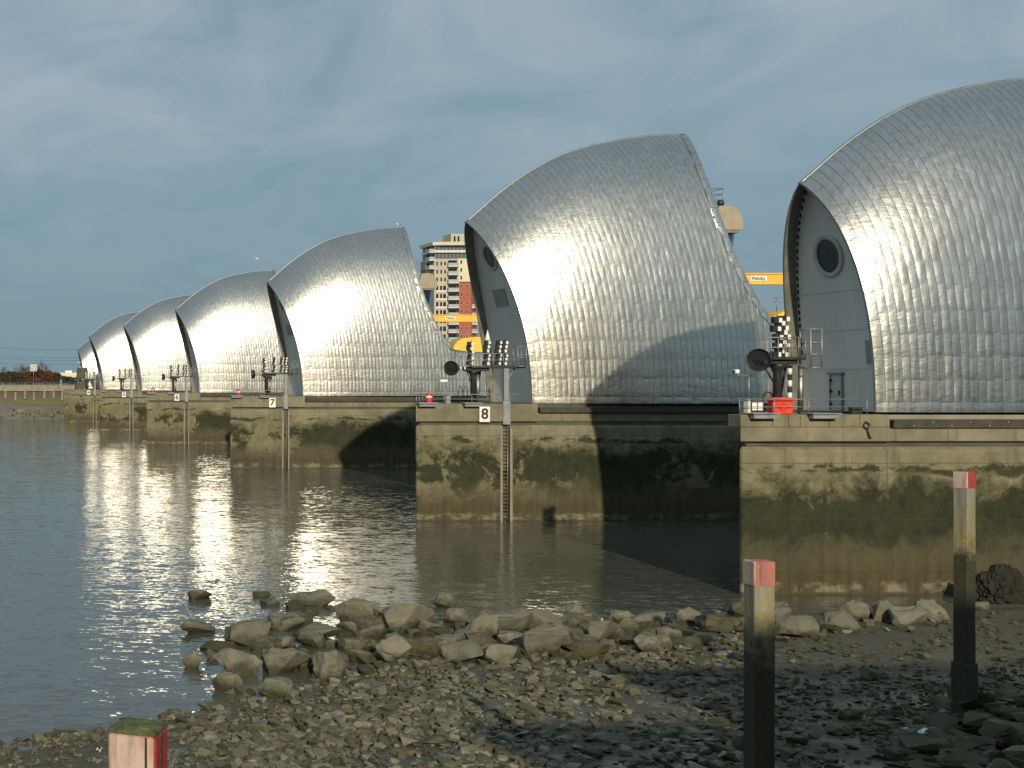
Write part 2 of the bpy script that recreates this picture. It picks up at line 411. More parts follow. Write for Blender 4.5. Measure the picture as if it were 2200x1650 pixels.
M['bill'] = simple('bill_yellow', (0.6, 0.35, 0.05), 0.5, 0, 0.05, 20, 0.05)
M['bush'] = simple('rust_twigs', (0.105, 0.042, 0.020), 0.9, 0, 0.5, 0.5, 0.1)
M['bush_d'] = simple('brown_twigs', (0.060, 0.042, 0.020), 0.9, 0, 0.4, 0.5, 0.1)
M['bush_g'] = simple('dark_evergreen', (0.03, 0.045, 0.02), 0.9, 0, 0.4, 0.5, 0.1)
M['twig'] = simple('bare_branches', (0.10, 0.085, 0.06), 0.9, 0, 0.3, 1, 0.1)
M['bank'] = simple('bank_mud', (0.165, 0.155, 0.13), 0.8, 0, 0.25, 0.2, 0.3)
M['land'] = simple('rough_grass', (0.075, 0.075, 0.035), 0.9, 0, 0.3, 0.05, 0.2)
def m_floodwall():
    t = NT('flood_wall_sheet'); p = t.pos(); z = t.z()
    n = t.noise(p, 0.5, 5, 0.6, (1, 1, 0.4))
    col = t.mix(t.ramp(n, 0.3, 0.7), (0.07, 0.058, 0.042), (0.115, 0.095, 0.07))
    zz = t.math('ADD', z, t.ramp(n, 0.2, 0.8, -2, 2))
    col = t.mix(t.ramp(zz, 7.6, 5.2), col, (0.105, 0.115, 0.05))
    return t.fin(col, 0.9)
M['fwall'] = m_floodwall()
for m in M.values(): m.use_fake_user = False

# ------------------------------------------------------------------ ground and water
SHORE = [(-40,38.0),(0,43.0),(2.2,43.8),(6.2,45.3),(9,47.6),(12.4,50.5),(19.5,56.5),(23,58.5),(29,60.0),(39,65.0),(47,69.8),(54.7,72.2),(60,73.5),(120,80)]
def ground(x, y):
    yw = interp(SHORE, x)
    d = yw - y
    z = d*0.042 if d > 0 else max(d, -5.0)*0.035 + min(0.0, d+5.0)*0.12
    z = max(z, -2.5)
    z += 0.10*noise.noise((x*0.22, y*0.22, 0.3)) + 0.05*noise.noise((x*0.8, y*0.8, 4.1))
    z += 1.5*math.exp(-((x-37)/6.0)**2 - ((y-39)/4.2)**2)
    if y < 28: z = max(z, 1.5 + (28-y)*8.2/24) if y > 4 else 9.7
    return z
def hit(px, py, lift=0.0):
    d0, d1 = 20.0, 120.0
    for _ in range(26):
        d = (d0+d1)/2; p = wpos(px, py, d)
        if p.z > ground(p.x, p.y) + lift: d0 = d
        else: d1 = d
    return wpos(px, py, (d0+d1)/2)
mb = MB()
xs = [-40+i*1.0 for i in range(0, 30)] + [-10+i*0.5 for i in range(0, 180)] + [80+i*2 for i in range(0, 21)]
ys = [-60, -30, -10, 0, 4, 6] + [8+i*1.0 for i in range(0, 27)] + [35+i*0.5 for i in range(0, 84)] + [77+i*2 for i in range(0, 10)]
nx = len(xs)
mb.add([(x, y, ground(x, y)) for y in ys for x in xs], [(j*nx+i, j*nx+i+1, (j+1)*nx+i+1, (j+1)*nx+i) for j in range(len(ys)-1) for i in range(nx-1)], 0, True)
kind(mb.build('foreshore', M['mud']), 'structure')
kind(MB().add([(-900, -5, 0), (1500, -5, 0), (1500, 453, 0), (-900, 453, 0)], [(0,1,2,3)]).build('river_water', M['water']), 'structure')
kind(MB().add([(-5000, -400, -3), (6000, -400, -3), (6000, 9000, -3), (-5000, 9000, -3)], [(0,1,2,3)]).build('river_bed', M['mud']), 'structure')
# far bank: mud slope below the flood wall, land behind it
mb = MB(); cols = 160; xsb = [-300+i*5.0 for i in range(cols)]
prof = [(446, -0.6), (452, 0.4), (456, 1.9), (462, 3.4), (469, 4.6), (470.2, 4.8)]
mb.add([(x, y + 0.5*noise.noise((x*0.1, y, 0)), z + 0.25*noise.noise((x*0.15, y*0.2, 2))) for y, z in prof for x in xsb],
       [(j*cols+i, j*cols+i+1, (j+1)*cols+i+1, (j+1)*cols+i) for j in range(len(prof)-1) for i in range(cols-1)], 0, True)
kind(mb.build('far_mud_bank', M['bank']), 'structure')
kind(MB().box(-5000, 6000, 471.0, 9000, -2, 9.5).build('far_land', M['land']), 'structure')

# ------------------------------------------------------------------ barrier hoods
RIDGE = [(0,0),(3.27,2.9),(5.7,4.6),(8.5,6.1),(11.5,7.0),(14.8,7.6),(17.25,7.86),(19.7,7.9)]
def ridge_s(x):       # smooth lookup
    return sum(interp(RIDGE, x+o) for o in (-0.8,-0.4,0,0.4,0.8))/5 if x > 0.8 else interp(RIDGE, x)
EDGE = [(0,29),(6.0,27.4),(6.29,20.95),(7.47,19.87),(8.88,18.97),(10.61,18.09),(13.31,17.02),(15.88,16.36),(18.19,15.98),(20.24,15.75),(22.4,15.72),(24.11,15.81)]
class Hood:
    def __init__(s, ub, lean, zb, za, vc, W, k):
        s.ub, s.lean, s.zb, s.za, s.vc, s.W, s.k = ub, lean, zb, za, vc, W, k
        s.len = 29.0*k
    def zr(s, B): return s.za + s.k*ridge_s((B - s.ub)/s.k)
    def Wd(s, B): return s.W*(1 + 0.205*(1 - math.exp(-max(0.0, B - s.ub)/(4.4*s.k))))     # the hood widens behind its nose
    def edge(s, z): return s.ub + s.k*interp(EDGE, (z - s.zb)/s.k) 
    def pt(s, B, t, side=-1, off=0.0, clip=True, trim=0.0):
        z = s.zb + (s.zr(B) - s.zb)*t
        u = B - s.lean*t**1.9
        w = s.Wd(B)*max(0.0, 1 - t**3.7)**0.8
        if clip: u = min(u, s.edge(z) - trim)
        return Vector((u, s.vc + side*max(0, w - off), z))
    def nrm(s, B, t):
        e = 1e-3; t0 = min(t, 0.998)
        a = s.pt(B+e, t0, clip=False) - s.pt(B-e, t0, clip=False)
        b = s.pt(B, t0+e, clip=False) - s.pt(B, t0-e if t0 > e else 0, clip=False)
        return a.cross(b).normalized()
    def tz(s, B, z): return (z - s.zb)/(s.zr(B) - s.zb)

def hood_shell(h, name):
    """outer skin (under the panels), back skin, right end closure"""
    NB, NTt = 60, 34
    Bs = [h.ub + 0.012 + (h.len-0.012)*i/NB for i in range(NB+1)]
    ts = [1-(1-j/NTt)**1.6 for j in range(NTt+1)]
    mb = MB()
    for side in (-1, 1):
        vs = [h.pt(B, t, side, 0.02) for t in ts for B in Bs]; n = NB+1
        fs = []
        for j in range(NTt):
            for i in range(NB):
                q = (j*n+i, j*n+i+1, (j+1)*n+i+1, (j+1)*n+i)
                fs.append(q if side < 0 else tuple(reversed(q)))
        mb.add(vs, fs, 0 if side < 0 else 1, True)
    vs = [h.pt(Bs[-1], t, sd, 0.02) for t in ts for sd in (-1, 1)]
    mb.add(vs, [(2*j, 2*j+1, 2*j+3, 2*j+2) for j in range(NTt)], 0)
    rb = [h.ub + (h.k*15.75 + h.lean)*i/40 for i in range(41)]
    rp = [h.pt(B, 1.0, clip=False) + Vector((0, 0, -0.05)) for B in rb]
    mb.tube(rp, 0.10, 6, 2, True)
    me = mb.mesh(name, [M['seam'], M['steel'], M['steel_trim']])
    bm = bmesh.new(); bm.from_mesh(me); bmesh.ops.remove_doubles(bm, verts=bm.verts, dist=0.002); bm.to_mesh(me); bm.free()
    return me

def visor_mesh(h, rec):
    """thick edge and inner lining of the overhanging end"""
    ts = [j/30 for j in range(31)]
    mb = MB(); th = 0.16
    for side in (-1, 1):
        o = [h.pt(h.ub, t, side) for t in ts]
        i_ = [h.pt(h.ub, t*0.985, side, th) for t in ts]
        r = [h.pt(h.ub+rec, t*0.985, side, th) for t in ts]
        n = len(ts)
        mb.add(o+i_, [(k, k+1, n+k+1, n+k) for k in range(n-1)], 0)
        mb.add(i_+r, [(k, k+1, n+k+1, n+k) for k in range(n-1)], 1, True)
    return mb.mesh('visor', [M['steel_trim'], M['visor']])

def endwall_mesh(h, rec):
    ts = [0.984*j/36 for j in range(37)]
    mb = MB()
    l = [h.pt(h.ub+rec, t, -1, 0.15) for t in ts]; r = [h.pt(h.ub+rec, t, 1, 0.15) for t in ts]
    n = len(ts)
    mb.add(l+r, [(k, n+k, n+k+1, k+1) for k in range(n-1)], 0, True)
    return mb.mesh('end_wall', M['endwall'])

def wall_frame(h, rec, v, z):
    """point on the end wall with local axes: a = along v, b = up the wall, c = outwards"""
    B = h.ub + rec
    t = (z - h.zb)/(h.zr(B) - h.zb)
    p = h.pt(B, t); p1 = h.pt(B, t+0.01)
    b = Vector((p1.x-p.x, 0, p1.z-p.z)).normalized(); a = Vector((0, -1, 0)); c = Vector((-b.z, 0, b.x))
    return Vector((p.x, h.vc + v, z)), a, b, c
def fbox(mb, fr, a0, a1, b0, b1, c0, c1, m=0):
    o, a, b, c = fr
    vs = [o + a*x + b*y + c*z for z in (c0, c1) for x, y in ((a0,b0),(a1,b0),(a1,b1),(a0,b1))]
    return mb.add(vs, [(0,3,2,1),(4,5,6,7),(0,1,5,4),(1,2,6,5),(2,3,7,6),(3,0,4,7)], m)
def fring(mb, fr, prof, n=32, m=0, fill=False):
    o, a, b, c = fr
    rings = [[o + (a*math.cos(2*math.pi*k/n) + b*math.sin(2*math.pi*k/n))*r + c*hh for k in range(n)] for r, hh in prof]
    return mb.loft(rings, m, fill, True)

def panel_list(h, seed):
    """every cladding panel as (verts, faces, centre)"""
    rr = random.Random(seed); out = []
    pitch = 0.48 if h.k > 0.9 else 0.44
    G = 0.025
    NXp, NYp = 4, 6
    def strip(Ba, Bb, ta, tb, bulge, trim=0.62, ny=NYp, nxp=NXp, rough=0.004):
        vs = []; keep = False
        tk = 1.0 if (ta+tb)/2 < 0.5 else 0.35
        tilt = rr.gauss(0, 0.0016)*tk; tw = rr.gauss(0, 0.0015)*tk
        zc = h.pt((Ba+Bb)/2, (ta+tb)/2, clip=False)
        c0 = h.pt(Ba, ta, clip=False)
        if c0.x > h.edge(c0.z) - trim - 0.03: return
        ph = rr.random()*6.28; wv = rr.uniform(0.5, 1.6)
        for j in range(ny+1):
            b = j/ny
            for i in range(nxp+1):
                a = i/nxp
                B = Ba + (Bb-Ba)*a; t = ta + (tb-ta)*b
                p = h.pt(B, t, clip=True, trim=trim); n = h.nrm(B, t)
                ed = (1-(2*a-1)**2)*(1-(2*b-1)**4)
                crk = rr.gauss(0, rough)*ed + 0.5*rough*math.sin(ph + b*6.28*wv + a*1.5)
                hh = 0.012 + bulge*ed + tilt*(a-0.5)*2 + tw*(b-0.5)*2 + crk
                if i in (0, nxp) or j in (0, ny): hh -= 0.002
                vs.append(p + n*hh)
        m = nxp+1
        fs = [(j*m+i, j*m+i+1, (j+1)*m+i+1, (j+1)*m+i) for j in range(ny) for i in range(nxp)]
        # skirt so that every panel has a visible thickness
        o = len(vs)
        per = [i for i in range(m)] + [j*m+nxp for j in range(1, ny+1)] + [ny*m+i for i in range(nxp-1, -1, -1)] + [j*m for j in range(ny-1, 0, -1)]
        nn = h.nrm((Ba+Bb)/2, (ta+tb)/2)
        L = len(per); vs += [vs[q].copy() for q in per] + [vs[q] - nn*0.03 for q in per]
        sk = [(o+(q+1) % L, o+q, o+L+q, o+L+(q+1) % L) for q in range(L)]
        out.append((vs, fs, zc, sk))
    # bottom course of wide panels
    B = h.ub + 0.02; zt = h.zb + 0.56
    while B < h.ub + h.len - 1.7:
        wd = 1.66
        strip(B+G*0.5, B+wd-G*0.5, h.tz(B, h.zb+0.02), h.tz(B, zt-G), 0.012, ny=2, nxp=5)
        B += wd
    # arris strip along the leading edge
    z = zt
    while True:
        t0 = h.tz(h.ub+0.25, z); t1 = h.tz(h.ub+0.25, z+1.55)
        if t1 > 0.95: t1 = 0.996
        if t0 > 0.95: break
        strip(h.ub+0.015, h.ub+0.5-G*0.5, t0+0.001, t1-0.002, 0.005, rough=0.004)
        z += 1.55
    # seamed columns
    B = h.ub + 0.5; c = 0
    while B < h.ub + h.len - pitch:
        Bm = B + pitch/2
        N = 80; t00 = h.tz(Bm, zt)
        arc = [0.0]; prev = h.pt(Bm, t00, clip=False)
        tt = [t00 + (0.997-t00)*q/N for q in range(N+1)]
        for q in range(1, N+1):
            p = h.pt(Bm, tt[q], clip=False); arc.append(arc[-1] + (p-prev).length); prev = p
        inv = list(zip(arc, tt))
        row = 1.62*max(0.8, h.k)
        s0 = 0.0
        s1 = row*(0.92 + 0.16*((c*0.37) % 1) * 0.4) 
        stag = 0.0
        while s0 < arc[-1] - 0.25:
            ph = interp(inv, s0)
            stag = (0.22*row if c % 2 else 0.0) + rr.uniform(-0.05, 0.05)*row
            s1n = s1 + (stag if s0 > 4.5 else 0.25*stag)
            e = min(s1n, arc[-1])
            if arc[-1] - e < 0.45: e = arc[-1]
            ta, tb = interp(inv, s0), interp(inv, e)
            tm = (ta+tb)/2
            bul = rr.uniform(0.005, 0.015) * (1.0 if tm < 0.45 else max(0.12, 1.0 - (tm-0.45)*2.6))
            gz = (0.006 if tm < 0.5 else 0.004)/(h.zr(Bm)-h.zb)
            strip(B+G*0.5, B+pitch-G*0.5, ta+gz*0.5, tb-gz*0.5, bul, rough=0.0030 if tm < 0.6 else 0.0012)
            s0 = e; s1 += row
        B += pitch; c += 1
    # right-hand arris strip along the sloping edge
    zs = h.zb + 6.5*h.k
    ztop = h.za + h.k*7.75
    while zs < ztop - 0.2:
        z1 = min(zs+1.3, ztop); vs = []
        for j in range(5):
            z = zs + 0.015 + (z1-zs-0.03)*j/4
            for a in range(4):
                u = h.edge(z) - 0.6 + 0.595*a/3
                # section at this place
                Bq = u
                for _ in range(12):
                    t = min(0.997, (z-h.zb)/(h.zr(Bq)-h.zb)); Bq = u + h.lean*t**1.9
                w = h.Wd(Bq)*max(0, 1-t**3.7)**0.8
                n = h.nrm(Bq, min(t, 0.99))
                ed = (1-(2*a/3-1)**4)*(1-(j/2-1)**4)
                vs.append(Vector((u, h.vc-w, z)) + n*(0.03 + 0.02*ed + rr.gauss(0, 0.006)))
        fs = [(j*4+i, j*4+i+1, (j+1)*4+i+1, (j+1)*4+i) for j in range(4) for i in range(3)]
        out.append((vs, fs, vs[9], []))
        zs = z1
    return out

def proj(p, org):
    d = org[1] + p.y
    return PX0 + F*(org[0]+p.x)/d, PY0 - F*(org[2]+p.z-CAMZ)/d
def panel_area(vs, org):
    q = [proj(v, org) for v in (vs[0], vs[3], vs[len(vs)//2], vs[6*5+4] if len(vs) > 34 else vs[-1])]
    xs_ = [a[0] for a in q]; ys_ = [a[1] for a in q]
    return (max(xs_)-min(xs_))*(max(ys_)-min(ys_))

def addf(b, fs):
    for f in fs: b.f.append(list(f)); b.m.append(0); b.sm.append(False)
def cladding(h, seed, hood_obj, org=None, singles=0, vis=None):
    pl = panel_list(h, seed)
    order = []
    if singles:
        cand = []
        for i, (vs, fs, c, sk) in enumerate(pl):
            px, py = proj(c, org)
            if vis(px, py): cand.append((panel_area(vs, org), i))
        cand.sort(reverse=True); order = [i for _, i in cand[:singles]]
    st = set(order); rest = MB()
    for i, (vs, fs, c, sk) in enumerate(pl):
        if i in st:
            b = MB().add(vs, fs, 0, True); addf(b, sk); b.build('panel', M['steel'], hood_obj)
        else: rest.add(vs, fs, 0, True); addf(rest, [[q + len(rest.v) - len(vs) for q in f] for f in sk])
    return rest

def loft_plan(mb, plan, zs, insets, m=0):
    rings = []
    for z, i in zip(zs, insets):
        rings.append([(u + (i if fu < 0 else -i if fu > 0 else 0), v + (i if fv < 0 else -i if fv > 0 else 0), z) for u, v, fu, fv in plan])
    return mb.loft(rings, m)

def pier_body(root, L, Wp, sk, hood_u, conc, ladder_u=None, coping=None):
    ch = 0.12
    def quad(u0, u1, v0, v1, z0, z1, b=0.04):      # block whose left end runs back obliquely
        k = sk/Wp
        def ring(i, z): return [(u0+k*v0+i+0.03, v0+i, z), (u1-i, v0+i, z), (u1-i, v1-i, z), (u0+k*v1+i, v1-i, z)]
        return MB().loft([ring(b, z0), ring(0, z0+b), ring(0, z1-b), ring(b, z1)])
    if ladder_u is not None:
        a, b = ladder_u
        plan = [(ch*0.5, ch, -1, -1), (ch, 0, -1, -1), (a, 0, 0, -1), (a, 0.55, 0, 0), (b, 0.55, 0, 0), (b, 0, 0, -1), (L, 0, 1, -1), (L, Wp, 1, 1), (sk, Wp, -1, 1)]
    else:
        plan = [(ch*0.5, ch, -1, -1), (ch, 0, -1, -1), (L, 0, 1, -1), (L, Wp, 1, 1), (sk, Wp, -1, 1)]
    mb = MB(); loft_plan(mb, plan, [-3, 7.92, 8.02, 8.2], [0, 0, 0.03, 0.22]); mb.build('lower_block', conc, root)
    quad(0.3, L-0.3, 0.32, Wp-0.3, 8.2, 8.5, 0.0).build('shadow_gap', M['conc_dark'], root)  # shade of the groove put into its dark concrete colour
    zt = 10.0 if coping is None else 9.3
    quad(0.0, hood_u-0.06, 0.0, Wp, 8.5, zt).build('upper_block', conc, root)
    if coping:
        for a, b in zip(coping, coping[1:]):
            MB().bbox(a+0.012, b-0.012, 0.01, 1.2, 9.315, 10.0, 0.02).build('coping_block', conc, root)
        quad(0.1, hood_u-0.1, 1.2, Wp-0.1, 9.3, 9.95).build('deck_slab', M['conc_dry'], root)
    MB().bbox(hood_u-0.04, L-0.4, 0.06 if coping else 0.22, Wp-0.2, 8.51, 9.22, 0.03).build('plinth_wall', conc, root)
    MB().box(hood_u, L-0.5, 0.75, Wp-0.4, 9.22, 9.98).build('plinth', M['conc_dark'], root)  # dark gap under the hood, its shade put into the colour
    f = MB().bbox(hood_u+0.12, L-0.6, -0.06, 0.55, 9.24, 9.70, 0.04).build('fender_beam', M['timber_dark'], root)
    if coping:
        MB().bbox(hood_u+0.02, L-0.7, 0.30, 1.3, 9.71, 9.97, 0.03).build('plinth_coping', M['conc_dry'], root)
        for k in range(14):
            MB().lathe((hood_u+1.2+k*1.05, -0.06, 9.47 + (0.1 if k % 2 else -0.1)), [(0.05, 0.0), (0.045, -0.03), (0.02, -0.045)], 8, 0, 'Y').build('bolt', M['galv'], f)

# ---- main pier (built once, copied to four more places)
MAIN_D = 115.0
MX, MY = 41.16, MAIN_D
HM = Hood(10.46, 3.86, 10.02, 26.2, 6.0, 4.8, 1.0)
REC = 0.75
def end_fittings(h, root, z_port, r_port, louvres, door=None, v_port=0.0, rail_lines=()):
    ew = link('end_wall', endwall_mesh(h, REC), root)
    fr = wall_frame(h, REC, v_port, z_port)
    mb = MB(); fring(mb, fr, [(r_port*1.0, -0.05), (r_port*1.28, -0.02), (r_port*1.28, 0.10), (r_port*1.18, 0.16), (r_port*1.0, 0.12), (r_port*1.0, -0.05)])
    pt = mb.build('porthole', M['pale_grey'], root)
    mb = MB(); fring(mb, fr, [(0.01, 0.045), (r_port*1.01, 0.03)], 32, 0, False); mb.build('porthole_glass', M['glass'], pt)
    for (v, z, w, hh, n) in louvres:
        fr = wall_frame(h, REC, v, z)
        mb = MB(); fbox(mb, fr, -w/2, w/2, -hh/2, hh/2, 0.01, 0.06)
        lo_ = mb.build('louvre', M['grey_paint'], root)
        for k in range(n):
            b0 = -hh/2 + hh*(k+0.15)/n
            mb = MB(); fbox(mb, fr, -w/2, w/2, b0, b0 + hh/n*0.5, 0.061, 0.10); mb.build('slat', M['pale_grey'], lo_)
    for z in rail_lines:
        fr = wall_frame(h, REC, 0, z); t = h.tz(h.ub+REC, z); w = h.W*(1-t**3.7)**0.8 - 0.2
        mb = MB(); fbox(mb, fr, -w, w, -0.02, 0.02, 0.02, 0.045); mb.build('sheet_joint', M['endwall'], root)
    if door:
        v, w, hh = door
        fr = wall_frame(h, REC, v, h.zb + 0.02)
        mb = MB(); fbox(mb, fr, -w/2, w/2, 0, hh, 0.02, 0.09); d = mb.build('door', M['pale_grey'], root)
        mb = MB(); fbox(mb, fr, -w/2-0.12, -w/2-0.01, 0, hh, 0.02, 0.13); fbox(mb, fr, w/2+0.01, w/2+0.12, 0, hh, 0.02, 0.13); fbox(mb, fr, -w/2-0.25, w/2+0.25, hh+0.01, hh+0.12, 0.02, 0.20)
        mb.build('door_frame', M['grey_paint'], root)
        mb = MB(); fbox(mb, fr, w/2-0.2, w/2-0.12, hh*0.42, hh*0.55, 0.09, 0.15); mb.build('handle', M['black'], d)
        for q in (0.15, 0.5, 0.8):
            mb = MB(); fbox(mb, fr, -w/2-0.06, -w/2+0.10, hh*q, hh*q+0.16, 0.09, 0.16); mb.build('hinge', M['black'], d)

def main_tower(root, h):
    """rounded housing that stands behind the hood, only its right shoulder shows"""
    u0, u1 = 25.6, 30.0; v0, v1 = 3.5, 8.5
    mb = MB(); n = 12; prof = []
    for k in range(n+1):
        a = math.pi/2*k/n; prof.append((u1 - 1.2 + 1.2*math.cos(a), 26.0 + 1.35*math.sin(a)))
    poly = [(u0, 25.25), (u1, 25.25)] + prof + [(u0, 27.35)]
    mb.loft([[(u, v0, z) for u, z in poly], [(u, v1, z) for u, z in poly]])
    cap = mb.build('tower_cap', M['tan'], root)
    MB().box(u0, u1-0.25, v0+0.1, v1-0.1, 25.0, 25.24).build('cap_sill', M['conc_dry'], cap)
    mb = MB(); mb.loft([[(u0, v0+0.4, 14.0), (27.8, v0+0.4, 14.0), (27.8, v1-0.4, 14.0), (u0, v1-0.4, 14.0)], [(u0, v0+0.4, 24.99), (29.3, v0+0.4, 24.99), (29.3, v1-0.4, 24.99), (u0, v1-0.4, 24.99)]])
    sh = mb.build('tower_shaft', M['glass'], root)
    mb = MB(); mb.tube([(27.85, v0+0.35, 14.0), (29.35, v0+0.35, 24.98)], 0.11, 6); mb.build('corner_mullion', M['blue'], sh)
    mb = MB()
    for z in (27.95, 28.45, 28.95):
        mb.tube([(u0, v0+0.6, z), (28.6, v0+0.6, z), (28.6, v0+2.6, z)], 0.035, 5)
    for u, v in ((28.6, v0+0.6), (28.6, v0+2.6), (27.3, v0+0.6)): mb.tube([(u, v, 27.36), (u, v, 28.97)], 0.04, 5)
    mb.build('roof_railing', M['galv'], root)
    mb = MB(); mb.lathe((28.2, v0+0.3, 27.35), [(0.22, 0), (0.30, 0.25), (0.22, 0.5), (0.08, 0.55)], 10); mb.tube([(28.2, v0+0.3, 27.6), (27.7, v0-0.1, 27.2), (27.5, v0-0.1, 26.4)], 0.06, 6)
    mb.build('winch', M['dark_metal'], root)

pier8 = thing('barrier_pier', 'steel hooded flood barrier pier bearing the number eight, partly in shadow', 'pier', (MX, MY, 0), 0, 'flood barrier piers')
pier_body(pier8, 62, 12, 5.3, 10.46, M['conc'], (7.42, 8.02))
# ladder in its recess
def ladder(root):
    l = MB().tube([(7.5, 0.22, 0.05), (7.5, 0.22, 8.25)], 0.035, 6).tube([(7.94, 0.22, 0.05), (7.94, 0.22, 8.25)], 0.035, 6).build('ladder', M['galv'], root)
    rung = MB().box(7.53, 7.91, 0.17, 0.25, -0.025, 0.025).mesh('rung', M['rust'])
    for k in range(26): link('rung', rung, l, (0, 0, 0.3 + k*0.31))
    for a in (7.20, 8.03):
        MB().bbox(a, a+0.21, -0.07, 0.2, -0.4, 7.9, 0.02).build('guide_rail', M['conc_dry'], root)
ladder(pier8)
MB().bbox(7.42, 8.05, -0.12, 0.5, 8.24, 10.25, 0.03).build('post_foot', M['grey_paint'], pier8)
for a, b in ((0.05, 1.72), (3.95, 5.45)):
    MB().bbox(a, b, -0.65, 0.4, 10.01, 10.13, 0.02).bbox(a+0.1, b-0.1, -0.5, -0.02, 9.78, 10.0, 0.02).build('landing_stage', M['grey_paint'], pier8)
main_tower(pier8, HM)
link('visor', visor_mesh(HM, REC), pier8)
end_fittings(HM, pier8, 23.05, 0.98, [(0.35, 19.45, 2.6, 1.6, 14)])
shell_me = hood_shell(HM, 'hood')
KIDS8 = list(kids(pier8))
hood8 = link('hood', shell_me, pier8)
rest8 = cladding(HM, 3, hood8, (MX, MY, 0), 300, lambda x, y: x < 1680)
kind(rest8.build('remaining_panels', M['steel'], hood8), 'stuff')
# one joined cladding for the farther piers, whose panels are too small to tell apart
allb = cladding(HM, 11, None)
all_me = allb.mesh('cladding_panels', M['steel'])

def px_d(n): return {7: 187.0, 6: 260.0, 5: 332.0, 4: 407.0}[n]
main_piers = {8: pier8}
LBL = {7: 'sunlit steel hooded barrier pier bearing the number seven, a gull on its ridge', 6: 'steel hooded barrier pier bearing the number six with green stained concrete base',
       5: 'distant steel hooded barrier pier bearing the number five', 4: 'distant steel hooded barrier pier bearing the number four, nearest the far bank wall'}
for n in (7, 6, 5, 4):
    r = thing('barrier_pier', LBL[n], 'pier', (41.2, px_d(n), 0), 0, 'flood barrier piers')
    for k in KIDS8: copy_tree(k, r)
    hd = link('hood', shell_me, r)
    kind(link('cladding_panels', all_me, hd), 'stuff')
    main_piers[n] = r

# ---- nearest pier, a size smaller
NX_, NY_ = 44.87, 75.0
HN = Hood(8.41, 1.85, 10.1, 23.6, 5.1, 3.84, 0.8)
pier9 = thing('barrier_pier', 'nearest hooded barrier pier at right edge with round window and grey door', 'pier', (NX_, NY_, 0), 0, 'flood barrier piers')
def u9(px, d=NY_): return (px-PX0)/F*d - NX_
pier_body(pier9, 50, 10.2, 6.4, 8.41, M['conc_weed'], None, [0.02, u9(1660), u9(1695), u9(1720), u9(1783), u9(1848), 8.34])
for a, b in ((u9(1606), u9(1664)), (u9(1733), u9(1796))):
    MB().bbox(a, b, -0.55, 0.6, 10.02, 10.10, 0.02).bbox(a+0.1, b-0.1, -0.45, -0.02, 9.78, 10.0, 0.02).build('landing_stage', M['grey_paint'], pier9)
link('visor', visor_mesh(HN, 0.8), pier9)
REC = 0.8
end_fittings(HN, pier9, 19.3, 1.0, [(-2.6, 13.55, 0.9, 1.35, 12)], (0.55, 0.92, 2.15), 0.1, (17.2, 14.9, 12.6))
hood9 = link('hood', hood_shell(HN, 'hood'), pier9)
rest9 = cladding(HN, 5, hood9, (NX_, NY_, 0), 300, lambda x, y: x < 2205)
kind(rest9.build('remaining_panels', M['steel'], hood9), 'stuff')
mb = MB()
for k in range(24):
    t = 0.25 + 0.70*k/24
    p = HN.pt(HN.ub+0.8, t, 1, 0.35); mb.box(p.x-0.06, p.x-0.01, p.y-0.05, p.y+0.05, p.z-0.13, p.z+0.13)
mb.build('fixing_strip', M['black'], pier9)

# ---- smaller pier beyond pier four
pier3 = thing('barrier_pier', 'farthest small hooded pier showing behind pier number four', 'pier', (43.6, 449, 0), 0, 'flood barrier piers')
H3 = Hood(7.1, 1.9, 10.1, 23.4, 5.1, 3.84, 0.8)
pier_body(pier3, 50, 10.2, 1.6, 7.1, M['conc'])
link('visor', visor_mesh(H3, 0.8), pier3)
hd = link('hood', hood_shell(H3, 'hood'), pier3)
link('end_wall', endwall_mesh(H3, 0.8), pier3)
kind(cladding(H3, 9, None).build('cladding_panels', M['steel'], hd), 'stuff')

# ------------------------------------------------------------------ things on the piers
def sign(n, x, y):
    o = thing('number_sign', 'white plate with black figure %s on the pier wall' % {8:'eight',7:'seven',6:'six',5:'five',4:'four'}[n], 'sign', (x, y, 9.12), 0, 'pier number plates')
    MB().bbox(-0.45, 0.45, -0.06, -0.002, -0.66, 0.66, 0.015).build('plate', M['white'], o)
    MB().box(-0.47, 0.47, -0.03, -0.001, -0.68, 0.68).build('plate_backing', M['black'], o)
    link('figure', text_mesh('figure', str(n), 1.25, M['black'], 0.004, 0.03), o, (0, -0.066, 0.0))
for n in (8, 7, 6, 5, 4):
    r = main_piers[n]; sign(n, r.location.x + 5.87, r.location.y)

